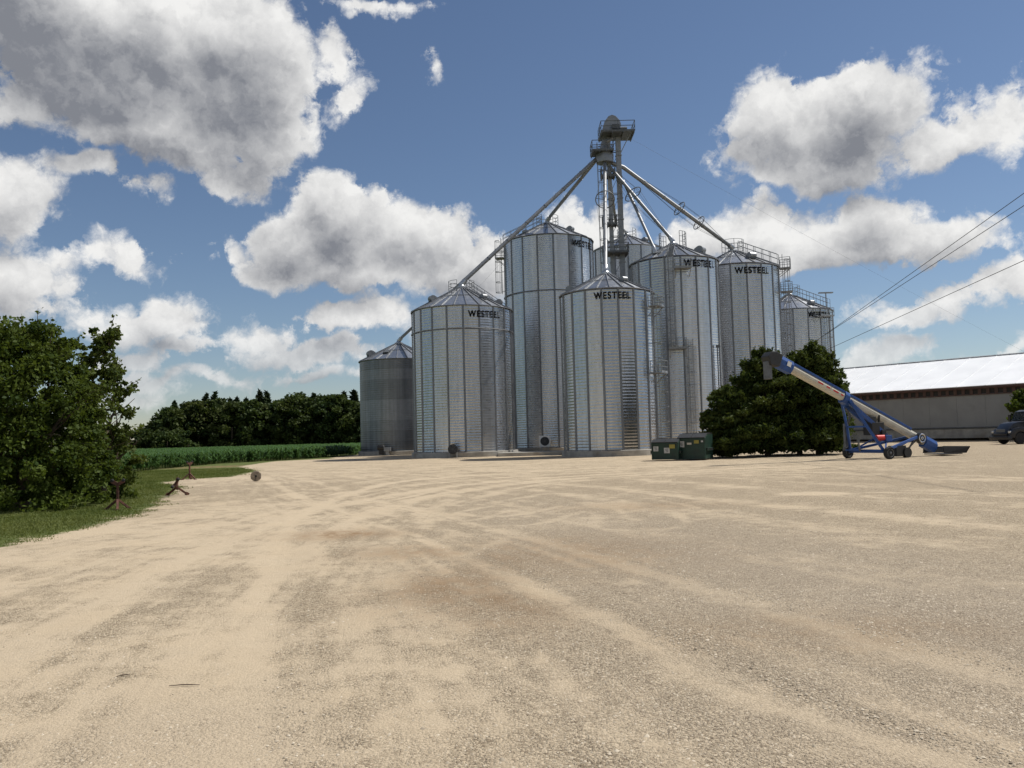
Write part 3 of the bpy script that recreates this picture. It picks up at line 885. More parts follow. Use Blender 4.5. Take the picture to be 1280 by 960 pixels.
    tag(link('corn_crop', npmesh('corn_crop', np.concatenate(Vs), np.concatenate(Fs), dict(tint=np.concatenate(Ts))), 'corn'), 'green corn crop standing in the field beyond the yard', 'corn', kind='stuff')

    # ---- short grass on the verge
    n_ = 260000
    y = 14 + 50 * g.random(n_) ** 1.2; x = -y * 0.72 + g.random(n_) * y * 0.42
    gmask = from_grid(grass, x, y); bm_ = from_grid(bare, x, y)
    ok = (g.random(n_) < (gmask - 0.25 + 0.25 * np.sin(x * 3 + np.sin(y * 2)) * np.sin(y * 2.3)) * 1.3) & (g.random(n_) > bm_ * .9) & (~in_poly(x, y, corn_poly))
    x, y = x[ok], y[ok]; n_ = len(x)
    h = 0.02 + 0.035 * g.random(n_) + (g.random(n_) < .02) * .06
    th = g.random(n_) * 6.283; w = 0.006 + 0.0004 * y
    dx, dy = np.cos(th), np.sin(th)
    z0_ = np.zeros(n_)
    a = np.stack([x - dx * w, y - dy * w, z0_], 1); b_ = np.stack([x + dx * w, y + dy * w, z0_], 1)
    c_ = np.stack([x + g.normal(0, .03, n_), y + g.normal(0, .03, n_), h], 1)
    V = np.stack([a, b_, c_], 1).reshape(-1, 3); Fc = np.arange(n_ * 3).reshape(-1, 3)
    tt = np.clip(0.5 + .35 * np.sin(x * .9) * np.sin(y * .7) + .3 * (g.random(n_) - .5), 0, 1)
    tag(link('grass', npmesh('grass', V, Fc, dict(tint=np.repeat(tt, 3))), 'grass'), 'short mown grass on the verge below the left trees', 'grass', kind='stuff')
build_vegetation()

# ================================================================== SILOS
def cyl(phi, r, z):
    return Vector((math.cos(phi) * r, math.sin(phi) * r, z))
def ladder(S, off, z0, z1, cage=True, dist=0.28, hoop=1.25, wdt=0.46):
    """ladder with its safety cage fixed to the wall"""
    phi = S['front'] + rad(off); R = S['R'] + dist
    rdir = cyl(phi, 1, 0); tdir = Vector((-rdir.y, rdir.x, 0))
    mb = MB()
    c = lambda z, a, o=0: rdir * (R + o) + tdir * a + Vector((0, 0, z))
    for s in (-1, 1): mb.bar(c(z0, s * wdt / 2), c(z1, s * wdt / 2), 0.06, 0.04, rdir)
    z = z0 + .2
    while z < z1 - .05:
        mb.bar(c(z, -wdt / 2), c(z, wdt / 2), 0.032); z += 0.3
    z = z0 + .3
    while z < min(z1, S['ez']):
        for s in (-1, 1): mb.bar(c(z, s * wdt / 2), c(z, s * wdt / 2, -dist), 0.035)
        z += 2.4
    L = link('ladder', mb.mesh('ladder'), 'steel', S['root'])
    if cage:
        cb = MB(); zc0 = z0 + (2.1 if z0 < 2 else 0.2)
        hz = list(np.arange(zc0, z1 + .01, hoop))
        arc = [(0.40 * math.cos(a), 0.40 * math.sin(a)) for a in np.linspace(-2.0, 2.0, 10)]
        arc = [(o + .36, a) for (o, a) in arc]
        for z in hz:
            for (p, q) in zip(arc[:-1], arc[1:]):
                cb.bar(c(z, p[1], p[0]), c(z, q[1], q[0]), 0.02, 0.065)
        for i in (0, 2, 4, 5, 7, 9):
            cb.bar(c(hz[0], arc[i][1], arc[i][0]), c(hz[-1], arc[i][1], arc[i][0]), 0.03)
        link('cage', cb.mesh('cage'), 'steel', L)
    return L
def platform(S, off, z, w=1.5, d=0.9, rail=1.05, dist=0.06, panel=True):
    phi = S['front'] + rad(off); R = S['R'] + dist
    rdir = cyl(phi, 1, 0); tdir = Vector((-rdir.y, rdir.x, 0)); Z = Vector((0, 0, 1))
    mb = MB(); c = lambda a, o, zz: rdir * (R + o) + tdir * a + Z * zz
    mb.box(c(0, d / 2, z), (w, d, .07), (tdir, rdir, Z))
    mb.box(c(0, d, z + .1), (w, .03, .16), (tdir, rdir, Z))
    for s in (-1, 1): mb.bar(c(s * w / 2 * .9, 0.0, z - .8), c(s * w / 2 * .9, d * .9, z - .03), 0.06)
    p = link('platform', mb.mesh('platform'), 'steel', S['root'])
    rb = MB()
    for (a, o) in ((-w / 2, 0.05), (-w / 2, d), (0, d), (w / 2, d), (w / 2, 0.05)):
        rb.bar(c(a, o, z), c(a, o, z + rail), 0.05)
    for zz in (z + rail * .5, z + rail):
        rb.bar(c(-w / 2, .05, zz), c(-w / 2, d, zz), .045); rb.bar(c(w / 2, .05, zz), c(w / 2, d, zz), .045); rb.bar(c(-w / 2, d, zz), c(w / 2, d, zz), .045)
    link('railing', rb.mesh('railing'), 'steel', p)
def roof_pt(S, phi, f, h=0.0):
    """f = 0 at the eave, 1 at the peak"""
    r = S['R'] + .12 + (S['rt'] - S['R'] - .12) * f; z = S['ez'] + (S['pz'] - S['ez']) * f
    return cyl(phi, r, z + h)
def vent(S, off, f, size=0.55, bright=False):
    phi = S['front'] + rad(off); p = roof_pt(S, phi, f)
    rdir = cyl(phi, 1, 0); tdir = Vector((-rdir.y, rdir.x, 0)); Z = Vector((0, 0, 1))
    mb = MB(); s = size * .78
    prof = [(-.35, -.1), (.35, -.45)] + [(0.35 + .55 * math.sin(a), .35 + .5 * math.cos(a) - .1) for a in np.linspace(2.2, -.6, 8)] + [(-.35, .45)]
    mb.prism([p + rdir * (a * s) + Z * (b * s) for a, b in prof], tdir * (-.5 * s), tdir * (.5 * s))
    v = link('roof_vent', mb.mesh('roof_vent', True), 'steel', S['root'])
    ob = MB(); q = p + rdir * (.72 * s) + Z * (-.02 * s)
    ob.box(q + rdir * .09 * s + Z * -.02, (.03, .8 * s, .45 * s), (rdir, tdir, Z))
    link('vent_mesh', ob.mesh('vent_mesh'), 'darksteel', v)
def hatch(S, off, f):
    phi = S['front'] + rad(off); p = roof_pt(S, phi, f, .1); q = roof_pt(S, phi, f + .12, .1)
    d = (q - p).normalized(); tdir = Vector((-math.sin(phi), math.cos(phi), 0)); n_ = d.cross(tdir)
    mb = MB(); mb.box(p + n_ * (.03 if n_.z > 0 else -.03), (.8, .7, .14), (d, tdir, n_))
    link('roof_hatch', mb.mesh('roof_hatch', bevel=.02), 'darksteel', S['root'])
def peak_rail(S, r=1.1, h=1.1, a0=0, a1=360, open_front=False):
    mb = MB(); n_ = 12
    z = S['ez'] + (S['pz'] - S['ez']) * (1 - (r - S['rt']) / (S['R'] - S['rt'])) + .02
    for i in range(n_):
        a, b_ = [S['front'] + rad(a0 + (a1 - a0) * k / n_) for k in (i, i + 1)]
        for zz in (z + h * .35, z + h * .68, z + h): mb.bar(cyl(a, r, zz), cyl(b_, r, zz), .04)
        if i % 2 == 0: mb.bar(cyl(a, r, z - .05), cyl(a, r, z + h), .05)
    e = S['front'] + rad(a1); mb.bar(cyl(e, r, z - .05), cyl(e, r, z + h), .05)
    link('peak_railing', mb.mesh('peak_railing'), 'steel', S['root'])
def roof_stair(S, off, rails=True, f0=0.0, f1=0.93, wdt=.6, h=.95):
    phi = S['front'] + rad(off); t_ = Vector((-math.sin(phi), math.cos(phi), 0)); Z = Vector((0, 0, 1))
    a, b_ = roof_pt(S, phi, f0, .1), roof_pt(S, phi, f1, .1)
    mb = MB(); L = (b_ - a).length
    for s in (-1, 1): mb.bar(a + t_ * s * wdt / 2, b_ + t_ * s * wdt / 2, .05, .1)
    n_ = int(L / .32)
    for i in range(n_ + 1):
        p = a.lerp(b_, i / n_); mb.bar(p - t_ * wdt / 2, p + t_ * wdt / 2, .12, .03)
    st = link('roof_stair', mb.mesh('roof_stair'), 'steel', S['root'])
    if rails:
        rb = MB()
        for s in (-1, 1):
            o = t_ * s * wdt / 2
            for hh_ in (h, h * .55): rb.bar(a + o + Z * hh_, b_ + o + Z * hh_, .045)
            for i in range(6):
                p = a.lerp(b_, i / 5) + o; rb.bar(p, p + Z * h, .045)
        link('railing', rb.mesh('railing'), 'steel', st)
def lettering(S, off, zc, h, text='WESTEEL'):
    cu = bpy.data.curves.new('lettering', 'FONT'); cu.body = text; cu.size = 1.0; cu.offset = 0.026; cu.space_character = 1.24
    o = bpy.data.objects.new('tmp', cu); COL.objects.link(o)
    me = bpy.data.meshes.new_from_object(o.evaluated_get(bpy.context.evaluated_depsgraph_get()))
    bpy.data.objects.remove(o)
    bm = bmesh.new(); bm.from_mesh(me)
    xs_ = [v.co.x for v in bm.verts]; ys_ = [v.co.y for v in bm.verts]
    cx_, cy_ = (min(xs_) + max(xs_)) / 2, (min(ys_) + max(ys_)) / 2; k = 1.06 * h / (max(ys_) - min(ys_))
    phi0 = S['front'] + rad(off); R = S['R'] + .106
    bmesh.ops.triangulate(bm, faces=bm.faces)
    for v in bm.verts:
        a = (v.co.x - cx_) * k * 0.83 / R
        v.co = cyl(phi0 + a, R, zc + (v.co.y - cy_) * k)
    bm.to_mesh(me); bm.free()
    me.materials.clear()
    link('lettering', me, 'letter', S['root'])

ROOFS = {}
def silo(key, pc, rpx, Y, label, n=18, nr=24, rt=0.45, slope=27, rings=(), old=False, base=0.5, group='galvanised grain bins'):
    e = at(pc[0], pc[1], Y); X, ez = e.x, e.z
    R = rpx * Y / F
    root = thing('grain_silo', (X, Y, 0), label, 'silo', group)
    front = math.atan2(-Y, -X)
    S = dict(root=root, R=R, ez=ez, front=front, rt=rt, X=X, Y=Y, pz=ez + (R - rt) * math.tan(rad(slope)))
    # foundation
    mb = MB(); mb.lathe([(R + .30, -0.05), (R + .30, base - .03), (R + .26, base)], n=48)
    link('foundation', mb.mesh('foundation', True), 'concrete', root)
    pitch, amp = 0.26, 0.0105
    a0 = front + rad(4) + key * .13
    def wall(z0, z1, da, seg):
        nz_ = int((z1 - z0) / pitch * 4) + 1
        zs = np.linspace(z0, z1, nz_); th = np.linspace(0, da, seg + 1)
        rr = R + amp * np.sin(2 * math.pi * zs / pitch)
        fl = (0.45 * np.cos(da / 2) / np.cos(th - da / 2) + 0.55) if seg < 8 else np.ones_like(th)   # sheets pull a little flat between stiffeners
        V = np.stack([rr[:, None] * (fl * np.cos(th))[None], rr[:, None] * (fl * np.sin(th))[None], np.repeat(zs[:, None], seg + 1, 1)], -1).reshape(-1, 3)
        ii = np.arange(nz_ * (seg + 1)).reshape(nz_, seg + 1)
        q = np.stack([ii[:-1, :-1], ii[:-1, 1:], ii[1:, 1:], ii[1:, :-1]], -1).reshape(-1, 4)
        return npmesh('wall_panel', V, q, smooth=True)
    if old:
        nring = 9; zz = np.linspace(base, ez, nring + 1)
        for i in range(nring):
            link('wall_ring', wall(zz[i], zz[i + 1], 2 * math.pi, 64), 'galv_old', root)
    else:
        me = wall(base, ez, 2 * math.pi / n, 4)
        for k in range(n): link('wall_panel', me, 'galv', root, rz=a0 + 2 * math.pi * k / n)
        sb = MB(); sb.prism([Vector((R - .01, -.10, 0)), Vector((R + .035, -.09, 0)), Vector((R + .085, -.05, 0)), Vector((R + .085, .05, 0)), Vector((R + .035, .09, 0)), Vector((R - .01, .10, 0))], (0, 0, base), (0, 0, ez - .02))
        sme = sb.mesh('stiffener')
        for k in range(n): link('stiffener', sme, 'stiff', root, rz=a0 + 2 * math.pi * k / n)
    for py in rings:
        z = at(pc[0], py, Y - R).z
        rb = MB(); rb.ring((0, 0, z), R + .11, .05, n=48, m=6)
        link('wind_ring', rb.mesh('wind_ring', True), 'steel', root)
    eb = MB(); eb.ring((0, 0, ez + .0), R + .10, .06, n=64, m=6)
    link('eave_ring', eb.mesh('eave_ring', True), 'stiff', root)
    # roof: pressed sheets with a raised rib on each joint
    da = 2 * math.pi / nr; Ro = R + .14; pz = S['pz']; ezr = ez - .02
    rb = MB(); segs = 3
    for i in range(segs):
        t0, t1 = da * i / segs, da * (i + 1) / segs
        rb.add([cyl(t0, Ro, ezr), cyl(t1, Ro, ezr), cyl(t1, rt, pz), cyl(t0, rt, pz)], [(0, 1, 2, 3)])
    rme = rb.mesh('roof_panel')
    kb = MB(); kb.bar(cyl(0, Ro, ezr + .05), cyl(0, rt, pz + .05), .07, .12)
    kme = kb.mesh('roof_rib')
    for k in range(nr):
        link('roof_panel', rme, 'galv_roof', root, rz=a0 + da * k)
        link('roof_rib', kme, 'stiff', root, rz=a0 + da * k)
    f = .55; kr = MB(); kr.ring((0, 0, ezr + (pz - ezr) * f + .05), Ro + (rt - Ro) * f, .03, n=48, m=4)
    link('roof_ring', kr.mesh('roof_ring'), 'steel', root)
    cb = MB(); cb.lathe([(rt + .08, pz - .06), (rt + .08, pz + .14), (rt * .8, pz + .22), (.25, pz + .38), (.25, pz + .55)], n=20)
    link('peak_cap', cb.mesh('peak_cap', True), 'galv_roof', root)
    ROOFS[key] = Vector((X, Y, pz + .5))
    return S

S1 = silo(1, (499, 452.5), 49, 103, 'weathered dull grey small bin at the far left, banded dark and light, no lettering', old=True, slope=27)
vent(S1, -72, .35, 1.0); hatch(S1, -28, .42); vent(S1, 150, .4, .8)
S2 = silo(2, (577.5, 391), 62.5, 84, 'wide galvanised bin with a ring near its top, black round fan at its foot', n=20, nr=26, slope=28.5, rings=(410,))
lettering(S2, 26, S2['ez'] - .85, .62)
peak_rail(S2, 1.35, 1.15, 20, 340); vent(S2, -65, .45, .8); vent(S2, 40, .42, .7); vent(S2, 75, .30, .7); roof_stair(S2, 118)
S3 = silo(3, (685, 305.5), 56, 97, 'tallest broad galvanised bin behind, caged ladder on its left side', n=18, nr=24, slope=27, rings=(362,))
lettering(S3, 52, S3['ez'] - .95, .72)
peak_rail(S3, 1.3, 1.3, 30, 330); vent(S3, 60, .50, .8); vent(S3, -40, .3, .6); roof_stair(S3, -78)
ladder(S3, -97, at(622, 366, 97).z, S3['ez'] + 1.1, dist=.42); platform(S3, -93, at(622, 322, 97).z, 1.3, 1.0)
S4 = silo(4, (758, 370), 58, 72, 'foremost galvanised bin with bold lettering centred below its roof, white fan beside it', n=18, nr=24, slope=27.5)
lettering(S4, 7, S4['ez'] - .62, .56)
vent(S4, -88, .30, .75); vent(S4, 38, .50, .62); vent(S4, 100, .4, .6)
ladder(S4, 62, at(808, 470, 70).z, S4['ez'] + .2); platform(S4, 66, at(815, 467, 70).z, 1.5, 1.0); platform(S4, 66, at(815, 384, 70).z, 1.5, .9, rail=.9)
ladder(S4, 78, .7, at(815, 455, 70).z)
S5 = silo(5, (784, 316), 46, 112, 'bin standing farthest back, mostly hidden behind the elevator tower', n=18, nr=22, slope=27)
peak_rail(S5, 1.3, 1.3, 40, 340); vent(S5, 50, .45, .8); vent(S5, -60, .45, .8)
S6 = silo(6, (842, 331), 54.5, 86, 'tall galvanised bin with a ladder in two flights down its front, behind the dumpsters', n=18, nr=24, slope=27)
lettering(S6, 36, S6['ez'] - .75, .66)
peak_rail(S6, 1.4, 1.7, -150, -60); peak_rail(S6, 1.4, 1.7, 30, 130); vent(S6, 62, .42, 1.0); vent(S6, 150, .4, .7); hatch(S6, -30, .35); roof_stair(S6, -4, rails=False)
zp6 = at(841, 437, 81.6).z
ladder(S6, -4, zp6 + .2, S6['ez'] + .9); platform(S6, 1, zp6, 1.7, .9); ladder(S6, 16, .6, zp6 + 1.0); platform(S6, 10, at(850, 337, 81.6).z, 1.6, .8, rail=.9)
mb = MB(); p = cyl(S6['front'] + rad(57), S6['R'] + .2, at(889, 436, 82).z)
mb.bar(p + Vector((0, 0, -4.5)), p + Vector((0, 0, .3)), .1); mb.box(p + Vector((0.05, -.1, .3)), (.35, .3, .25))
link('level_sensor', mb.mesh('level_sensor'), 'darksteel', S6['root'])
S7 = silo(7, (917, 339.5), 54.5, 96, 'galvanised bin behind the cedars with bold lettering and a railed roof stair on its right', n=18, nr=24, slope=27)
lettering(S7, 24, S7['ez'] - .85, .72)
peak_rail(S7, 1.3, 1.7, -40, 250); roof_stair(S7, 72, h=1.2); vent(S7, 35, .40, 1.0); vent(S7, -70, .4, .7)
ladder(S7, 90, .6, S7['ez'] + 1.6, dist=.4); platform(S7, 86, S7['ez'] - 2.9, 1.5, 1.3); platform(S7, 84, S7['ez'] - .2, 1.4, 1.2, rail=1.2)
S8 = silo(8, (988, 392.5), 49.5, 122, 'lower galvanised bin at the far right end, ladder platform across its lettering', n=18, nr=20, slope=27)
lettering(S8, 45, S8['ez'] - .95, .8)
peak_rail(S8, 1.5, 1.9, -150, 150); roof_stair(S8, 62, h=1.3, wdt=.8); platform(S8, 46, S8['ez'] - 1.25, 2.6, 1.0, rail=1.2); ladder(S8, 54, .6, S8['ez'] - .2, hoop=2.4); vent(S8, 40, .3, .9)
mb = MB(); p = roof_pt(S8, S8['front'] + rad(60), .05); mb.bar(p, p + Vector((0, 0, 2.2)), .12); mb.box(p + Vector((0, 0, 2.2)), (2.0, .5, .15))
link('hoist_post', mb.mesh('hoist_post'), 'steel', S8['root'])

# ---- aeration fans and small gear at the feet of the bins
def fan(px, py, Y, R_, label, col, square, toward):
    c = at(px, py, Y)
    root = thing('aeration_fan', (c.x, c.y, 0), label, 'fan')
    ax = Vector((0, -1, 0)); zc = c.z
    mb = MB(); 
    if square: mb.box((0, .35, zc), (R_ * 2.5, .7, R_ * 2.5))
    else: mb.lathe([(R_ * 1.0, -.7), (R_ * 1.02, -.02), (R_ * 1.08, 0), (R_ * 1.08, .05), (R_ * .93, .06), (R_ * .9, -.02)], (0, 0, zc), ax, 24)
    link('housing', mb.mesh('housing', True, bevel=.02 if square else 0), col, root)
    g_ = MB(); g_.lathe([(R_, 0), (R_, .03), (R_ * .2, .05)], (0, -.06 if not square else -.01, zc), ax, 24)
    sc = link('inlet_screen', g_.mesh('inlet_screen', True), 'black', root)
    h_ = MB()
    for k in range(1, 4): h_.ring((0, -.13 if not square else -.08, zc), R_ * k / 3.6, .015, ax, 20, 4)
    for k in range(4): h_.bar((-math.cos(k * .785) * R_ * .95, -.12 if not square else -.07, zc - math.sin(k * .785) * R_ * .95), (math.cos(k * .785) * R_ * .95, -.12 if not square else -.07, zc + math.sin(k * .785) * R_ * .95), .02)
    link('guard', h_.mesh('guard'), 'darksteel', sc)
    l_ = MB()
    for s in (-1, 1): l_.box((s * R_ * .8, .3, (zc - R_ * .6) / 2), (.08, .5, max(.1, zc - R_ * .6)))
    link('stand', l_.mesh('stand'), 'steel', root)
    d_ = MB(); e_ = Vector((toward[0] - c.x, toward[1] - c.y, zc)); d_.tube([(0, .65, zc), e_], [R_ * .75, R_ * .7], 14)
    link('duct', d_.mesh('duct', True), 'galv_roof', root)
fan(566, 561.5, 77.6, .43, 'black round aeration fan at the foot of the wide left bin', 'black', False, (-5.5, 79.8))
fan(681, 551.5, 82, .44, 'pale square aeration fan with a black round inlet, left of the foremost bin', 'whitepaint', True, (4.0, 92.5))
mt_ = at(480, 557, 97.3)
root = thing('small_motor', (mt_.x, mt_.y, 0), 'small dark motor at the foot of the weathered far-left bin', 'motor')
mb = MB(); mb.lathe([(.28, -.4), (.3, -.3), (.3, .3), (.2, .4)], (-.35, 0, .95), (1, 0, 0), 14); mb.box((-.35, 0, .45), (.5, .3, .6)); link('body', mb.mesh('body', True), 'black', root)
mb = MB(); mb.box((.4, 0, .75), (.8, .5, .45)); mb.box((.4, 0, .3), (.4, .3, .6)); link('gearbox', mb.mesh('gearbox', bevel=.03), 'steel', root)
# low concrete slab bridging the bins
sp = MB(); sp.box((1.8, 80.5, .16), (6.6, 5.6, .34)); tag(link('concrete_slab', sp.mesh('concrete_slab', bevel=.02), 'concrete'), 'low pale concrete slab under the square fan between two bins', 'slab')

# ================================================================== ELEVATOR TOWER
TY = 90.0
tb0 = at(772, 330, TY)
tower = thing('bucket_elevator', (tb0.x, TY, 0), 'tall grain elevator tower with two trunk legs, head platform and distributor platform', 'elevator')
def tl(px, py, dy=0.0):
    p = at(px, py, TY + dy); return Vector((p.x - tb0.x, dy, p.z))
htop = tl(772, 172).z
for (dx, w) in ((-.55, .42), (.52, .55)):
    mb = MB(); mb.box((dx, 0, htop / 2), (w, .5, htop))
    z = 1.5
    while z < htop: mb.box((dx, 0, z), (w + .12, .62, .09)); z += 2.4
    link('trunk_leg', mb.mesh('trunk_leg'), 'steel', tower)
mb = MB(); z = 2.0
while z < htop:
    mb.bar((-.6, .3, z), (.6, .3, z), .08); mb.bar((-.6, -.3, z), (.6, -.3, z), .07)
    mb.bar((-.6, .32, z), (.6, .32, min(z + 2.4, htop)), .05); z += 2.4
for s in (-.35, .78):
    mb.bar((s, .9, 0), (s, .9, htop), .12)
    z = 2.0
    while z < htop - 2: mb.bar((s, .3, z), (s, .9, z + 1.2), .06); mb.bar((s, .9, z + 1.2), (s, .3, z + 2.4), .06); z += 2.4
link('bracing', mb.mesh('bracing'), 'steel', tower)
# ladder and cage on the left
mb = MB(); x0, y0 = -1.15, -.05
for s in (-.22, .22): mb.bar((x0, y0 + s, 0.3), (x0, y0 + s, htop + 1), .05)
z = .5
while z < htop: mb.bar((x0, y0 - .22, z), (x0, y0 + .22, z), .03); z += .3
L = link('ladder', mb.mesh('ladder'), 'steel', tower)
cb = MB(); z = 2.5
arc = [(x0 - .35 + .38 * math.cos(a), y0 + .38 * math.sin(a)) for a in np.linspace(.9, 5.4, 9)]
while z < htop:
    for p, q in zip(arc[:-1], arc[1:]): cb.bar((*p, z), (*q, z), .02, .06)
    z += 1.3
for i in (1, 3, 4, 5, 7): cb.bar((*arc[i], 2.5), (*arc[i], htop - .5), .03)
link('cage', cb.mesh('cage'), 'steel', L)
def deck(cx_, cy_, z, wx, wy, rail, name='platform', skip=()):
    mb = MB(); mb.box((cx_, cy_, z), (wx, wy, .12))
    for k in np.linspace(-.5, .5, 4): mb.box((cx_ + k * (wx - .15), cy_, z - .12), (.1, wy, .14))
    p = link(name, mb.mesh(name), 'darksteel', tower)
    rb = MB(); cs = [(-1, -1), (1, -1), (1, 1), (-1, 1)]
    P_ = [Vector((cx_ + a * wx / 2, cy_ + b_ * wy / 2, z)) for a, b_ in cs]
    Z = Vector((0, 0, 1))
    for i in range(4):
        a, b_ = P_[i], P_[(i + 1) % 4]
        for hh_ in (rail, rail * .52): rb.bar(a + Z * hh_, b_ + Z * hh_, .06)
        for k in (0, .5): rb.bar(a.lerp(b_, k), a.lerp(b_, k) + Z * rail, .06)
        rb.bar(a + Z * .08, b_ + Z * .08, .03, .15)
    link('railing', rb.mesh('railing'), 'darksteel', p)
    return p
zh = tl(772, 170).z
deck(.35, -.1, zh, 3.7, 3.0, 1.15)
mb = MB(); mb.bar((1.8, -.5, zh), (.75, -.1, zh - 2.0), .07); link('knee_brace', mb.mesh('knee_brace'), 'steel', tower)
# head: rounded hood over the top pulley
zt = tl(772, 146).z - zh
pf = [(-1.0, 0), (1.0, 0), (1.0, zt * .55), (.85, zt * .72), (.45, zt * .93), (.05, zt * 1.0), (-.35, zt * .93), (-.8, zt * .66), (-1.0, zt * .40)]
mb = MB(); mb.prism([Vector((a - .15, -.55, zh + .06 + b_)) for a, b_ in pf], (0, 0, 0), (0, 1.1, 0))
link('head_hood', mb.mesh('head_hood', bevel=.04), 'steel', tower)
mb = MB(); mb.box((.2, -.75, zh + .75), (.8, .5, .5)); mb.lathe([(.28, -.4), (.28, .35)], (1.1, -.7, zh + .5), (1, 0, 0), 12); link('drive_motor', mb.mesh('drive_motor'), 'darksteel', tower)
# distributor
zd = tl(752, 193).z
dxp = tl(752, 193).x
deck(dxp, -.4, zd, 2.35, 2.2, 1.1)
mb = MB(); mb.lathe([(.95, zd - 1.1), (1.0, zd - .2), (.5, zd + .5), (.3, zd + 1.4)], (dxp + .3, -.3, 0), n=16); mb.tube([(dxp + .3, -.3, zd + 1.2), (-.1, -.1, zh - .3)], .22, 10)
link('distributor', mb.mesh('distributor', True), 'steel', tower)
for py in (282, 222):
    z = tl(770, py).z; deck(-.75, -.2, z, 1.5, 1.2, 1.0, 'rest_platform')
zl = tl(770, 318).z; deck(-.2, -.2, zl, 2.6, 2.4, 1.0)
mb = MB(); mb.lathe([(.9, 0), (.9, .8)], (0, 0, 0), n=4); mb.box((0, 0, .7), (2.4, 1.0, 1.4)); link('boot', mb.mesh('boot'), 'steel', tower)

# ---- spouts
def spout(pts, r, label, rings=(), ring_r=.75, flat=False):
    pts = [Vector(p) for p in pts]; base = pts[-1]
    root = thing('grain_spout', base, label, 'spout')
    q = [p - base for p in pts]
    mb = MB(); mb.tube(q, r, 12)
    d = (q[-1] - q[-2]); L = d.length; d.normalize()
    for k in range(1, int(L / 3)): 
        c = q[-2] + d * (k * 3.0); mb.tube([c - d * .06, c + d * .06], r * 1.16, 12)
    link('pipe', mb.mesh('pipe', True), 'pipe', root)
    eb = MB(); eb.tube([q[-1] - d * .5, q[-1] + Vector((0, 0, -.1)), q[-1] + Vector((0, 0, -.55))], [r * 1.35, r * 1.45, r * 1.2], 12); link('outlet', eb.mesh('outlet', True), 'galv_roof', root)
    if rings:
        cs = []
        for f in rings:
            c = q[-2] + d * (L * f); cs.append(c); rb = MB(); rb.ring(c, ring_r, .055, d, 28, 5)
            X = d.orthogonal().normalized(); Y_ = d.cross(X)
            for k in range(2):
                a = .5 + k * math.pi / 2; e_ = (X * math.cos(a) + Y_ * math.sin(a)) * ring_r
                rb.bar(c - e_, c + e_, .045)
            link('truss_ring', rb.mesh('truss_ring', True), 'darksteel', root)
        wb = MB(); X = d.orthogonal().normalized(); Y_ = d.cross(X)
        for k in range(4):
            a = .5 + k * math.pi / 2; e_ = (X * math.cos(a) + Y_ * math.sin(a)) * ring_r
            ch = [q[-2] + d * .3] + [c + e_ for c in cs] + [q[-1] - d * .3]
            for u, w_ in zip(ch[:-1], ch[1:]): wb.bar(u, w_, .022)
        link('truss_cable', wb.mesh('truss_cable'), 'wire', root)
D0 = Vector((tb0.x + dxp + .3, TY - .3, zd - .9))
spout([at(748, 196, TY), ROOFS[2]], .20, 'long spout running down left from the tower to the wide bin with the ring')
spout([at(746, 199, TY + .8), ROOFS[3]], .20, 'spout from the tower down left to the peak of the tallest bin')
spout([at(745.5, 198, TY + 1.2), ROOFS[1]], .18, 'longest leftward spout reaching the weathered small bin')
spout([at(756, 203, TY - .6), ROOFS[4]], .19, 'near-vertical spout dropping to the foremost bin', (.40,), .95)
spout([at(760, 204, TY + .6), at(770, 280, 100), ROOFS[5]], .17, 'short dark spout behind the tower to the farthest bin')
spout([at(760, 206, TY), ROOFS[6]], .18, 'spout with a hoop from the tower down right to the two-flight ladder bin', (.40,), 1.0)
q6 = roof_pt(S6, S6['front'] + rad(-42), .45, .35) + Vector((S6['X'], S6['Y'], 0))
spout([at(779, 226, TY + .6), q6], .16, 'thin dark spout ending on the left roof slope of the two-flight ladder bin')
spout([at(765, 204, TY), at(779, 209, TY), ROOFS[7]], .23, 'bright thick spout with two hoops down right to the bin behind the cedars', (.50, .68), .85)

# ================================================================== BARN
bd = Vector((-0.62, 0.785, 0)).normalized(); bn = Vector((0.785, 0.62, 0)).normalized(); Z3 = Vector((0, 0, 1))
P0b = Vector((47.0, 95.0, 0.38)); T0, T1 = -46.0, 16.4; BW = 22.0; EH, RH = 5.55, 9.55
barn = thing('barn', P0b, 'long low barn with bright white metal roof and brown vent band under the eave', 'barn')
LB = T1 - T0; mid = (T0 + T1) / 2
B = lambda tt, w_, z: bd * tt + bn * w_ + Z3 * z
mb = MB()
for w0 in (0.15, BW - .15): mb.box(B(mid, w0, 2.45), (LB - .3, .3, 4.9), (bd, bn, Z3))
for tt in (T0 + .15, T1 - .15):
    mb.prism([B(tt, 0.01, 0), B(tt, BW - .01, 0), B(tt, BW - .01, 5.3), B(tt, BW / 2, RH - .35), B(tt, 0.01, 5.3)], bd * -.15, bd * .15)
link('wall', mb.mesh('wall'), 'barnwall', barn)
mb = MB(); mb.box(B(mid, -.02, .45), (LB, .24, 1.0), (bd, bn, Z3)); link('plinth', mb.mesh('plinth', bevel=.02), 'concrete', barn)
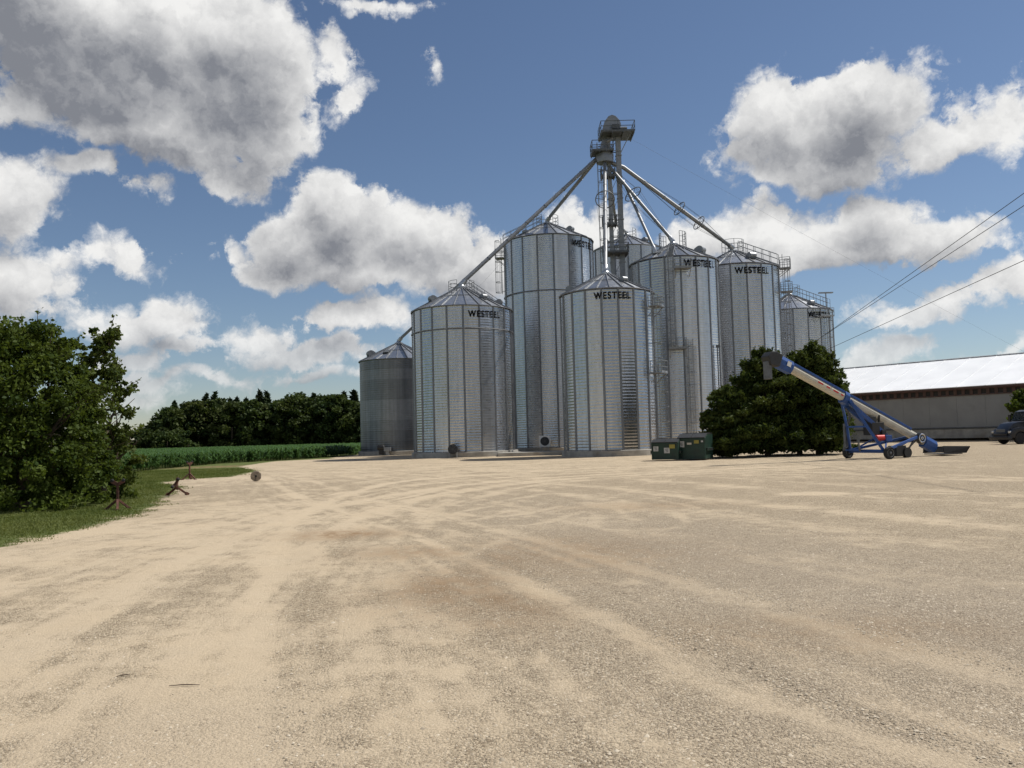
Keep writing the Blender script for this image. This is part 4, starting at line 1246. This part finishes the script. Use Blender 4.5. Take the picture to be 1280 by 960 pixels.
# vertical sheet joints on the long wall
for i in range(int(LB / 3.0)):
    mb = MB(); mb.box(B(T0 + 1.5 + i * 3.0, -.03, 2.9), (2.985, .05, 3.7), (bd, bn, Z3))
    link('wall_panel', mb.mesh('wall_panel'), 'barnwall', barn)
for zz in (1.0, 2.35):
    mb = MB(); mb.tube([B(T0, -.16, zz + .08), B(T1 - (1 if zz < 2 else 0), -.16, zz + .08)], .07, 6)
    if zz < 2: link('curtain_rail', mb.mesh('curtain_rail', True), 'darksteel', barn)
mb = MB(); mb.box(B(mid, .0, 5.0), (LB, .10, .62), (bd, bn, Z3)); link('vent_backing', mb.mesh('vent_backing'), 'darkopen', barn)
sl_ = MB(); sl_.box((0, 0, 0), (.34, .06, .60), (bd, bn, Z3)); slm = sl_.mesh('vent_slat')
k = T0 + .4
while k < T1:
    link('vent_slat', slm, 'barnbrown', barn, loc=B(k, -.09, 5.0)); k += .85
for zz, h_ in ((4.68, .10), (5.32, .10)):
    mb = MB(); mb.box(B(mid, -.12, zz), (LB, .1, h_), (bd, bn, Z3)); link('trim', mb.mesh('trim'), 'barnbrown', barn)
# roof sheets
def roof_sheet(tt, w, side):
    a = B(tt, -.55, EH + .02); b_ = B(tt, BW / 2, RH)
    if side: a = B(tt, BW + .55, EH + .02)
    mb = MB(); n_ = Z3
    mb.add([a, a + bd * w, b_ + bd * w, b_, a + Z3 * .06, a + bd * w + Z3 * .06, b_ + bd * w + Z3 * .06, b_ + Z3 * .06], [(0, 3, 2, 1), (4, 5, 6, 7), (0, 1, 5, 4), (1, 2, 6, 5), (2, 3, 7, 6), (3, 0, 4, 7)])
    mb.bar(a + Z3 * .08, b_ + Z3 * .08, .05, .05)
    return mb.mesh('roof_sheet')
w = 3.0; tt = T0 - .3
while tt < T1 + .1:
    ww = min(w, T1 + .3 - tt)
    for side in (0, 1): link('roof_sheet', roof_sheet(tt, ww - .004, side), 'barnroof', barn)
    tt += w
mb = MB(); mb.bar(B(T0 - .3, BW / 2, RH + .10), B(T1 + .3, BW / 2, RH + .10), .5, .08); link('ridge_cap', mb.mesh('ridge_cap'), 'barnroof', barn)
mb = MB(); mb.box(B(mid, -.52, EH - .09), (LB + .6, .06, .22), (bd, bn, Z3)); mb.box(B(mid, -.27, EH - .17), (LB + .6, .45, .05), (bd, bn, Z3)); link('fascia', mb.mesh('fascia'), 'barnbrown', barn)

# ================================================================== GRAIN CONVEYOR
I0 = Vector((25.85, 50.7, 0.45)); D1 = at(967, 449, 46.0)
hd = Vector((D1.x - I0.x, D1.y - I0.y, 0)).normalized()          # toward the discharge, level
vv = Vector((-hd.y, hd.x, 0)); vv = vv if vv.y < 0 else -vv         # along the axle, toward the camera
Cc = I0 + hd * 5.5; Cc.z = 0
conv = thing('grain_conveyor', Cc, 'cream and blue grain belt conveyor on wheels slanting up in front of the cedars', 'conveyor')
Q = lambda a, b_, z: hd * a + vv * b_ + Z3 * z                        # a along, b to camera, z up
A_i = I0 - Cc; A_d = D1 - Cc
td = (A_d - A_i).normalized(); tn = vv.cross(td); tn = tn if tn.z > 0 else -tn
TLn = (A_d - A_i).length
def tubepos(s, o=0, n_=0): return A_i + td * s + vv * o + tn * n_
def trough(name, s0, s1, w, h0, h1, m_, off=0, bev=.03):
    mb = MB(); mb.box(tubepos((s0 + s1) / 2, 0, (h0 + h1) / 2 + off), (s1 - s0, w, h1 - h0), (td, vv, tn)); return link(name, mb.mesh(name, bevel=bev), m_, conv)
def octo(name, s0, s1, w, h, m_):
    mb = MB(); pl = [(-.5, -.18), (-.3, -.5), (.3, -.5), (.5, -.18), (.5, .18), (.3, .5), (-.3, .5), (-.5, .18)]
    mb.prism([tubepos(s0, a * w, b_ * h) for a, b_ in pl], (0, 0, 0), td * (s1 - s0)); return link(name, mb.mesh(name, bevel=.02), m_, conv)
octo('tube', .9, 7.7, .41, .44, 'cream'); octo('tube', 7.78, TLn - 1.2, .41, .44, 'cream')
for s in (7.74,): octo('joint_collar', s - .16, s + .20, .58, .70, 'blue')
mb = MB()
for s0, s1 in ((2.4, 7.5), (8.0, TLn - 1.3)):
    mb.box(tubepos((s0 + s1) / 2, 0, .275), (s1 - s0, .36, .14), (td, vv, tn))
link('top_rail', mb.mesh('top_rail', bevel=.02), 'blue', conv)
octo('head_collar', TLn - 1.25, TLn - .3, .60, .72, 'blue')
mb = MB(); mb.prism([tubepos(TLn - .3, 0, .34), tubepos(TLn + .15, 0, .38), tubepos(TLn + .5, 0, .22), tubepos(TLn + .62, 0, -.12), tubepos(TLn + .3, 0, -.5), tubepos(TLn - .3, 0, -.36)], vv * -.34, vv * .34)
link('discharge_hood', mb.mesh('discharge_hood', bevel=.05), 'lid', conv)
mb = MB(); h = tubepos(TLn + .36, 0, -.3); mb.prism([h + hd * a + vv * b_ for a, b_ in ((-.13, -.22), (.13, -.22), (.13, .22), (-.13, .22))], Z3 * -1.0, Z3 * 0.0); link('discharge_spout', mb.mesh('discharge_spout', bevel=.03), 'darksteel', conv)
mb = MB(); mb.box(tubepos(TLn - .85, .345, .05), (.28, .02, .28), (td, vv, tn)); link('decal', mb.mesh('decal'), 'whitepaint', conv)
mb = MB(); 
for k, (s, L_) in enumerate(((TLn - 3.4, .5), (TLn - 4.0, .35), (TLn - 4.6, .5), (TLn - 5.1, .25))): mb.box(tubepos(s, .211, .02), (L_ * .8, .008, .09), (td, vv, tn))
link('decal', mb.mesh('decal'), 'red', conv)
# intake end
octo('boot', .2, 1.15, .60, .70, 'blue')
mb = MB(); c0 = Q(-5.5, 0, 0)
for s in (-1, 1): mb.prism([c0 + Q(.2, s * .75, .15), c0 + Q(-1.45, s * .9, .14), c0 + Q(-1.75, s * .95, .52), c0 + Q(.2, s * .7, .50)], vv * -.025, vv * .025)
mb.prism([c0 + Q(-1.45, 0, .14), c0 + Q(-1.80, 0, .50), c0 + Q(-1.75, 0, .54), c0 + Q(-1.40, 0, .14)], vv * -.95, vv * .95)
mb.box(c0 + Q(-.62, 0, .10), (1.6, 1.4, .05), (hd, vv, Z3)); link('intake_hopper', mb.mesh('intake_hopper'), 'rubber', conv)
mb = MB(); mb.lathe([(.34, -.08), (.34, .08), (.1, .1)], tubepos(1.75, .36, -.05), vv, 18); w_ = link('drive_pulley', mb.mesh('drive_pulley', True), 'black', conv)
mb = MB(); mb.ring(tubepos(1.75, .47, -.05), .24, .05, vv, 16, 5); mb.ring(tubepos(1.75, .47, -.05), .08, .05, vv, 10, 5); link('hub', mb.mesh('hub', True), 'chrome', w_)
# wheels on the cross axle
for s in (-1, 1):
    c = Q(0, s * 1.55, .36); wr = .36
    wh = link('wheel', MB().lathe([(wr * .62, -.11), (wr * .92, -.12), (wr, -.07), (wr, .07), (wr * .92, .12), (wr * .62, .11)], c, vv, 24).mesh('tyre', True), 'rubber', conv)
    link('rim', MB().lathe([(.08, .02), (wr * .55, .06), (wr * .63, .115), (wr * .64, .10), (wr * .64, -.1), (.05, -.06)], c, vv, 20).mesh('rim', True), 'whitepaint', wh)
    link('hub', MB().lathe([(.09, .0), (.09, .10), (.05, .13)], c, vv, 12).mesh('hub', True), 'darksteel', wh)
mb = MB(); mb.bar(Q(0, -1.4, .42), Q(0, 1.4, .42), .14); mb.bar(Q(.35, -1.35, .52), Q(.35, 1.35, .52), .09); link('axle', mb.mesh('axle'), 'blue', conv)
# lift frame: two arms rising forward to the tube, two struts back to the pivot
hz = lambda a: A_i.z + (a + 5.5) * (A_d.z - A_i.z) / ((A_d - A_i).dot(hd))
for s in (-1, 1):
    mb = MB(); top = Q(1.5, s * .34, hz(1.5) - .1)
    mb.bar(Q(.1, s * 1.25, .5), Q(.75, s * .75, 1.9), .13, .16); mb.bar(Q(.75, s * .75, 1.9), top, .12, .16)
    link('lift_arm', mb.mesh('lift_arm'), 'blue', conv)
    mb = MB(); mb.bar(Q(.0, s * 1.3, .5), Q(-3.6, s * .36, hz(-3.6) - .1), .12, .14); link('lower_strut', mb.mesh('lower_strut'), 'blue', conv)
mb = MB(); mb.bar(Q(.75, -.8, 1.9), Q(.75, .8, 1.9), .1); mb.bar(Q(1.4, -.4, hz(1.4) - .3), Q(1.4, .4, hz(1.4) - .3), .1)
mb.bar(Q(1.5, .25, hz(1.5) - .2), Q(-1.2, .3, 1.35), .12, .22); mb.bar(Q(1.5, -.25, hz(1.5) - .2), Q(-1.2, -.3, 1.35), .12, .22)
mb.bar(Q(-1.2, -.35, 1.35), Q(-1.2, .35, 1.35), .1); mb.bar(Q(-1.2, .3, 1.3), Q(-.1, 1.2, .5), .09); mb.bar(Q(-1.2, -.3, 1.3), Q(-.1, -1.2, .5), .09)
link('engine_frame', mb.mesh('engine_frame'), 'blue', conv)
mb = MB(); mb.box(Q(-.55, 0, 1.75), (.95, .7, .75), (hd, vv, Z3)); mb.box(Q(-.2, .1, 2.25), (.5, .45, .45), (hd, vv, Z3)); mb.tube([Q(-.75, .2, 2.0), Q(-.8, .22, 2.55)], .06, 8); mb.box(Q(-.9, .28, 1.45), (.35, .35, .45), (hd, vv, Z3))
link('engine', mb.mesh('engine', bevel=.03), 'black', conv)
mb = MB(); mb.lathe([(.05, -.36), (.17, -.32), (.17, .32), (.05, .36)], Q(-.35, .62, 1.22), hd, 12); link('fuel_tank', mb.mesh('fuel_tank', True), 'red', conv)
mb = MB(); mb.box(Q(-.85, .62, 1.18), (.5, .4, .36), (hd, vv, Z3)); link('hydraulic_tank', mb.mesh('hydraulic_tank', bevel=.03), 'blue', conv)
mb = MB(); mb.tube([Q(.55, -1.3, .5), Q(.5, -1.0, 1.9), Q(.7, -.5, 2.6), Q(1.3, -.25, 3.0)], .07, 8); mb.box(Q(.5, -1.15, 1.4), (.2, .16, 1.4), (hd, vv, Z3)); link('hydraulic_ram', mb.mesh('hydraulic_ram'), 'darksteel', conv)
mb = MB(); mb.bar(Q(.3, -.3, .5), Q(1.15, .5, .62), .09); mb.bar(Q(1.15, .5, .6), Q(1.25, .55, 1.15), .08); mb.box(Q(1.27, .56, 1.15), (.08, .15, .25), (hd, vv, Z3)); link('hitch_arm', mb.mesh('hitch_arm'), 'darksteel', conv)
mb = MB(); mb.box(Q(-1.5, .75, .42), (.75, .6, .62), (hd, vv, Z3)); mb.lathe([(.3, -.12), (.3, .12)], Q(-1.95, 1.0, .32), vv, 16); mb.bar(Q(-1.7, .7, .7), Q(-3.3, .38, 1.15), .12); link('mover_drive', mb.mesh('mover_drive'), 'black', conv)
mb = MB(); mb.bar(Q(-2.0, .85, .15), Q(-3.4, .42, 1.2), .07); mb.bar(Q(-2.2, .55, .25), Q(-3.5, .42, 1.05), .06); link('mover_strut', mb.mesh('mover_strut'), 'black', conv)

# ================================================================== DUMPSTERS
def dumpster(px, py, Y, yaw, w, d, h, label, stickers):
    c = at(px, py, Y)
    root = thing('dumpster', (c.x, c.y, 0), label, 'dumpster', 'green dumpsters beside the cedars', rz=yaw)
    # local: front face at y=0 looking to -y, x to the right
    fh = h * .86
    mb = MB(); prof = [(.0, .08), (0, fh), (d * .30, h), (d, h), (d, .08)]
    mb.prism([Vector((0, a, b_)) for a, b_ in prof], (0, 0, 0), (w, 0, 0))
    for xx_ in (.04, w - .04): mb.box((xx_, -.02, fh / 2 + .04), (.08, .05, fh - .1))
    mb.box((w / 2, -.03, fh - .05), (w + .04, .07, .09))
    mb.box((w / 2, -.03, .14), (w, .05, .10))
    link('body', mb.mesh('body', bevel=.012), 'green', root)
    for s in (0, 1):
        pk = MB(); x_ = -.06 if s == 0 else w + .06
        pk.box((x_, d * .48, h * .42), (.12, d * .8, .20)); pm = link('fork_pocket', pk.mesh('fork_pocket', bevel=.01), 'green', root)
        ok_ = MB(); ok_.box((x_ + (.062 if s else -.062), d * .48, h * .42), (.006, d * .55, .12)); ok_.box((x_, d * .48 - d * .401, h * .42), (.09, .006, .14)); link('opening', ok_.mesh('opening'), 'black', pm)
    for i in range(2):
        lb = MB(); x0_ = w * (.5 * i) + .01
        lb.prism([Vector((x0_, -.06, fh + .02)), Vector((x0_, d * .30, h + .03)), Vector((x0_, d + .03, h + .05)), Vector((x0_, d + .03, h + .09)), Vector((x0_, d * .30, h + .07)), Vector((x0_, -.08, fh + .06))], (0, 0, 0), (w * .5 - .03, 0, 0))
        ld = link('lid', lb.mesh('lid', bevel=.008), 'lid', root)
        rb = MB()
        for k in range(3): rb.box((x0_ + w * .5 * (.2 + .3 * k), d * .65, h + .10), (.05, d * .6, .03))
        link('lid_rib', rb.mesh('lid_rib'), 'lid', ld)
    for (sx_, sz_, sw_, sh_, m_) in stickers:
        sb = MB(); sb.box((sx_ * w, -.055 if sz_ < .8 else -.068, sz_ * fh), (sw_, .006, sh_)); o_ = link('sticker', sb.mesh('sticker'), m_, root)
        if m_ == 'decal' and sw_ > .2:
            pb = MB()
            for k in range(3): pb.box((sx_ * w + .02 * k - .02, -.061, sz_ * fh + sh_ * (.22 - .2 * k)), (sw_ * (.55 - .1 * k), .003, sh_ * .09))
            link('print', pb.mesh('print'), 'darksteel', o_)
dumpster(815, 576, 54.8, rad(-26), 1.80, 1.45, 1.36, 'lower green dumpster on the left, white and yellow stickers, black lid', [(.17, .68, .34, .32, 'decal'), (.58, .58, .38, .36, 'decal'), (.78, .80, .38, .26, 'yellow')])
dumpster(847.5, 576, 54.6, rad(-28), 1.85, 1.95, 1.66, 'taller green dumpster half under the cedar, white sticker near its left corner', [(.16, .74, .38, .40, 'decal'), (.44, .76, .30, .13, 'cream'), (.70, .84, .32, .22, 'yellow'), (.90, .86, .14, .12, 'decal')])

# ================================================================== TRUCK at the right edge
tk0 = at(1250, 555, 73)
truck = thing('highway_truck', (tk0.x, tk0.y, 0), 'dark navy highway truck nosing in at the right edge before the barn', 'truck', rz=rad(8))
W2 = 1.15
def side(poly, y0, y1, name, m_, bev=.06, parent=None):
    mb = MB(); mb.prism([Vector((a, 0, b_)) for a, b_ in poly], (0, y0, 0), (0, y1, 0)); return link(name, mb.mesh(name, True, bevel=bev), m_, parent or truck)
side([(.05, .70), (.0, .95), (.25, 1.25), (.75, 1.80), (1.1, 1.93), (2.1, 2.02), (2.15, .75), (1.75, .70)], -.82, .82, 'hood', 'navy', .10)
for s in (-1, 1):
    arc_ = [(1.15 + .72 * math.cos(a), .52 + .72 * math.sin(a)) for a in np.linspace(math.pi * .98, .05, 12)]
    inn = [(1.15 + .58 * math.cos(a), .52 + .58 * math.sin(a)) for a in np.linspace(.05, math.pi * .98, 12)]
    y0_, y1_ = sorted((s * .80, s * 1.16))
    side([(.10, .62), (.15, 1.0), (.5, 1.35), (1.15, 1.50), (2.1, 1.50), (2.1, .60), (1.80, .60)] + [(a, b_) for a, b_ in inn], y0_, y1_, 'fender', 'navy', .03)
    lamp = MB(); lamp.box((.20, s * 1.0, 1.08), (.16, .26, .2)); link('headlight', lamp.mesh('headlight', bevel=.04), 'chrome', truck)
    c = Vector((1.15, s * .98, .52))
    wh = link('wheel', MB().lathe([(.30, -.15), (.46, -.16), (.52, -.11), (.52, .11), (.46, .16), (.30, .15)], c, (0, s, 0), 28).mesh('tyre', True), 'rubber', truck)
    link('rim', MB().lathe([(.06, .10), (.16, .12), (.20, .04), (.29, .10), (.31, .155), (.31, -.1), (.05, -.1)], c, (0, s, 0), 20).mesh('rim', True), 'chrome', wh)
side([(-.12, .40), (-.14, .72), (.12, .78), (.30, .62), (.30, .40)], -1.18, 1.18, 'bumper', 'navy', .05)
mb = MB(); mb.box((.13, 0, 1.05), (.06, 1.1, .55)); link('grille', mb.mesh('grille', bevel=.02), 'darksteel', truck)
side([(2.1, .60), (2.1, 1.98), (2.55, 2.85), (3.0, 3.0), (4.6, 3.05), (4.6, .60)], -1.12, 1.12, 'cab', 'navy', .06)
mb = MB(); mb.add([(2.13, -1.0, 2.06), (2.13, 1.0, 2.06), (2.50, .95, 2.80), (2.50, -.95, 2.80)], [(0, 1, 2, 3)]); 
me = mb.mesh('windshield'); o_ = link('windshield', me, 'glass', truck); o_.location = (-.03, 0, .015)
for s in (-1, 1):
    mb = MB(); mb.prism([Vector((2.45, s * 1.125, 2.02)), Vector((2.75, s * 1.125, 2.72)), Vector((3.45, s * 1.125, 2.72)), Vector((3.45, s * 1.125, 2.02))], (0, 0, 0), (0, s * .01, 0)); link('side_window', mb.mesh('side_window'), 'glass', truck)
    mb = MB(); mb.box((2.25, s * 1.42, 2.25), (.12, .28, .75)); mb.bar((2.35, s * 1.1, 2.5), (2.25, s * 1.4, 2.5), .05); mb.bar((2.35, s * 1.1, 2.0), (2.25, s * 1.4, 2.0), .05); link('mirror', mb.mesh('mirror', bevel=.03), 'black', truck)
    mb = MB(); mb.tube([(4.75, s * .95, 1.0), (4.75, s * .95, 3.7)], .09, 10); link('exhaust_stack', mb.mesh('exhaust_stack', True), 'chrome', truck)
mb = MB(); mb.box((5.2, 0, .78), (8.2, .9, .28)); link('chassis', mb.mesh('chassis', bevel=.02), 'black', truck)
for xx_ in (7.2, 8.5):
    for s in (-1, 1):
        c = Vector((xx_, s * .92, .52)); wh = link('wheel', MB().lathe([(.30, -.25), (.46, -.26), (.52, -.2), (.52, .2), (.46, .26), (.30, .25)], c, (0, s, 0), 24).mesh('tyre', True), 'rubber', truck)
        link('rim', MB().lathe([(.06, .05), (.29, .02), (.31, .25), (.31, -.1), (.05, -.1)], c, (0, s, 0), 16).mesh('rim', True), 'chrome', wh)

# ================================================================== PIPE STANDS AND SPOOL
def stand(loc, H, yaw, label, tip=None, wsc=1.0):
    root = thing('pipe_stand', loc, label, 'stand', 'rusty pipe stands on the verge', rz=yaw)
    mb = MB(); mb.bar((0, 0, .05), (0, 0, H * .92), .07 * wsc, .07 * wsc); link('post', mb.mesh('post', bevel=.008), 'rust', root)
    for k in range(3):
        a = k * 2.094 + .6; e_ = Vector((math.cos(a) * .42 * H, math.sin(a) * .42 * H, .02))
        mb = MB(); mb.bar(Vector((0, 0, H * .36)), e_, .06 * wsc); mb.box(e_, (.13, .13, .03)); link('leg', mb.mesh('leg'), 'rust', root)
    mb = MB()
    for s in (-1, 1): mb.bar((0, 0, H * .88), (s * .20 * H, 0, H), .075 * wsc, .10 * wsc)
    hd_ = link('head', mb.mesh('head'), 'rust', root)
    for s in (-1, 1):
        mb = MB(); mb.lathe([(.035, -.05), (.05, -.04), (.05, .04), (.035, .05)], (s * .18 * H, 0, H + .02), (0, 1, 0), 12); link('roller', mb.mesh('roller', True), 'rubber', hd_)
    if tip is not None:
        root.rotation_euler = tip
    return root
p = gr(147, 637); stand((p.x, p.y, 0), .86, .35, 'rusty brown pipe stand upright on the grass, nearest the left trees')
p = gr(237, 599.5); stand((p.x, p.y, 0), .95, 1.1, 'rusty pipe stand upright at the corner of the corn and gravel, farthest of three')
p = gr(222, 619); stand((p.x, p.y, .22), .95, .4, 'rusty pipe stand tipped over on its side at the edge of the gravel', tip=(rad(62), rad(-52), rad(40)), wsc=1.1)
p = gr(320, 601.5)
wr = 12.5 * .5 * p.y / F * 1.02
spool = thing('cable_spool', (p.x, p.y, 0), 'round wooden disc-ended cable spool standing on edge on the gravel', 'spool', rz=rad(15))
for s in (-1, 1):
    mb = MB(); mb.lathe([(wr - .01, -.03), (wr, -.02), (wr, .02), (wr - .01, .03)], (0, s * .09, wr), (0, 1, 0), 30); fl = link('flange', mb.mesh('flange', True), 'wood', spool)
    if s < 0:
        mb = MB()
        for k in range(-2, 3):
            hw = math.sqrt(max(.01, wr * wr * .9 - (k * wr * .38) ** 2)); mb.box((k * wr * .38, -.09 - .036, wr), (wr * .36, .012, hw * 1.95))
        link('board', mb.mesh('board'), 'wood', fl)
        mb = MB(); mb.lathe([(.055, 0), (.055, .02)], (0, -.153, wr), (0, 1, 0), 12); mb.bar((0, -.145, wr), (-.06, -.145, wr - .32), .035, .02); link('arbor_hole', mb.mesh('arbor_hole'), 'black', fl)
mb = MB(); mb.lathe([(wr * .5, -.06), (wr * .5, .06)], (0, 0, wr), (0, 1, 0), 20); link('drum', mb.mesh('drum', True), 'wood', spool)

# ================================================================== WIRES
def wire(a, b_, sag, r, label, cat='wire', group='overhead wires at the right'):
    a, b_ = Vector(a), Vector(b_); pts = []
    for i in range(25):
        u = i / 24; p_ = a.lerp(b_, u); p_.z -= sag * 4 * u * (1 - u); pts.append(p_ - a)
    mb = MB(); mb.tube(pts, r, 5); o_ = link('overhead_wire', mb.mesh('overhead_wire', True), 'wire', loc=a); tag(o_, label, cat, group); return o_
wire(at(1012, 432, 62), at(1420, 142, 26), 0.0, .015, 'uppermost of the three dark overhead wires rising to the right edge')
wire(at(1012, 431, 61.5), at(1420, 166, 25.5), 0.0, .015, 'middle of the three dark overhead wires, close under the top one')
wire(at(1012, 447, 61), at(1420, 262, 26), 0.0, .014, 'lowest of the three dark overhead wires, crossing low behind the barn roof')
gt = at(779, 168, TY)
o_ = wire(gt, at(1330, 465, 140), 0.4, .008, 'thin guy cable from the tower head down to the right', 'cable', 'guy cables of the tower'); o_.name = 'guy_cable'
o_ = wire(at(758, 178, TY), at(560, 400, 125), 0.3, .008, 'thin guy cable from the tower down left behind the bins', 'cable', 'guy cables of the tower'); o_.name = 'guy_cable'

# ================================================================== bits lying on the gravel
for (px_, py_, L_, a_, lab) in ((154, 845, .10, .4, 'small dark chip of wood lying on the pale gravel at lower left'), (230, 858, .24, -.05, 'thin grey stick lying flat on the gravel at lower left')):
    p = gr(px_, py_)
    mb = MB(); mb.tube([(-L_ / 2, 0, .008), (-L_ * .1, .012, .012), (L_ * .2, .004, .014), (L_ / 2, .015, .009)], [.003, .005, .005, .002], 6)
    tag(link('stick', mb.mesh('stick', True), 'bark', loc=(p.x, p.y, float(from_grid(gz, np.array([p.x]), np.array([p.y]))[0])), rz=a_), lab, 'stick')
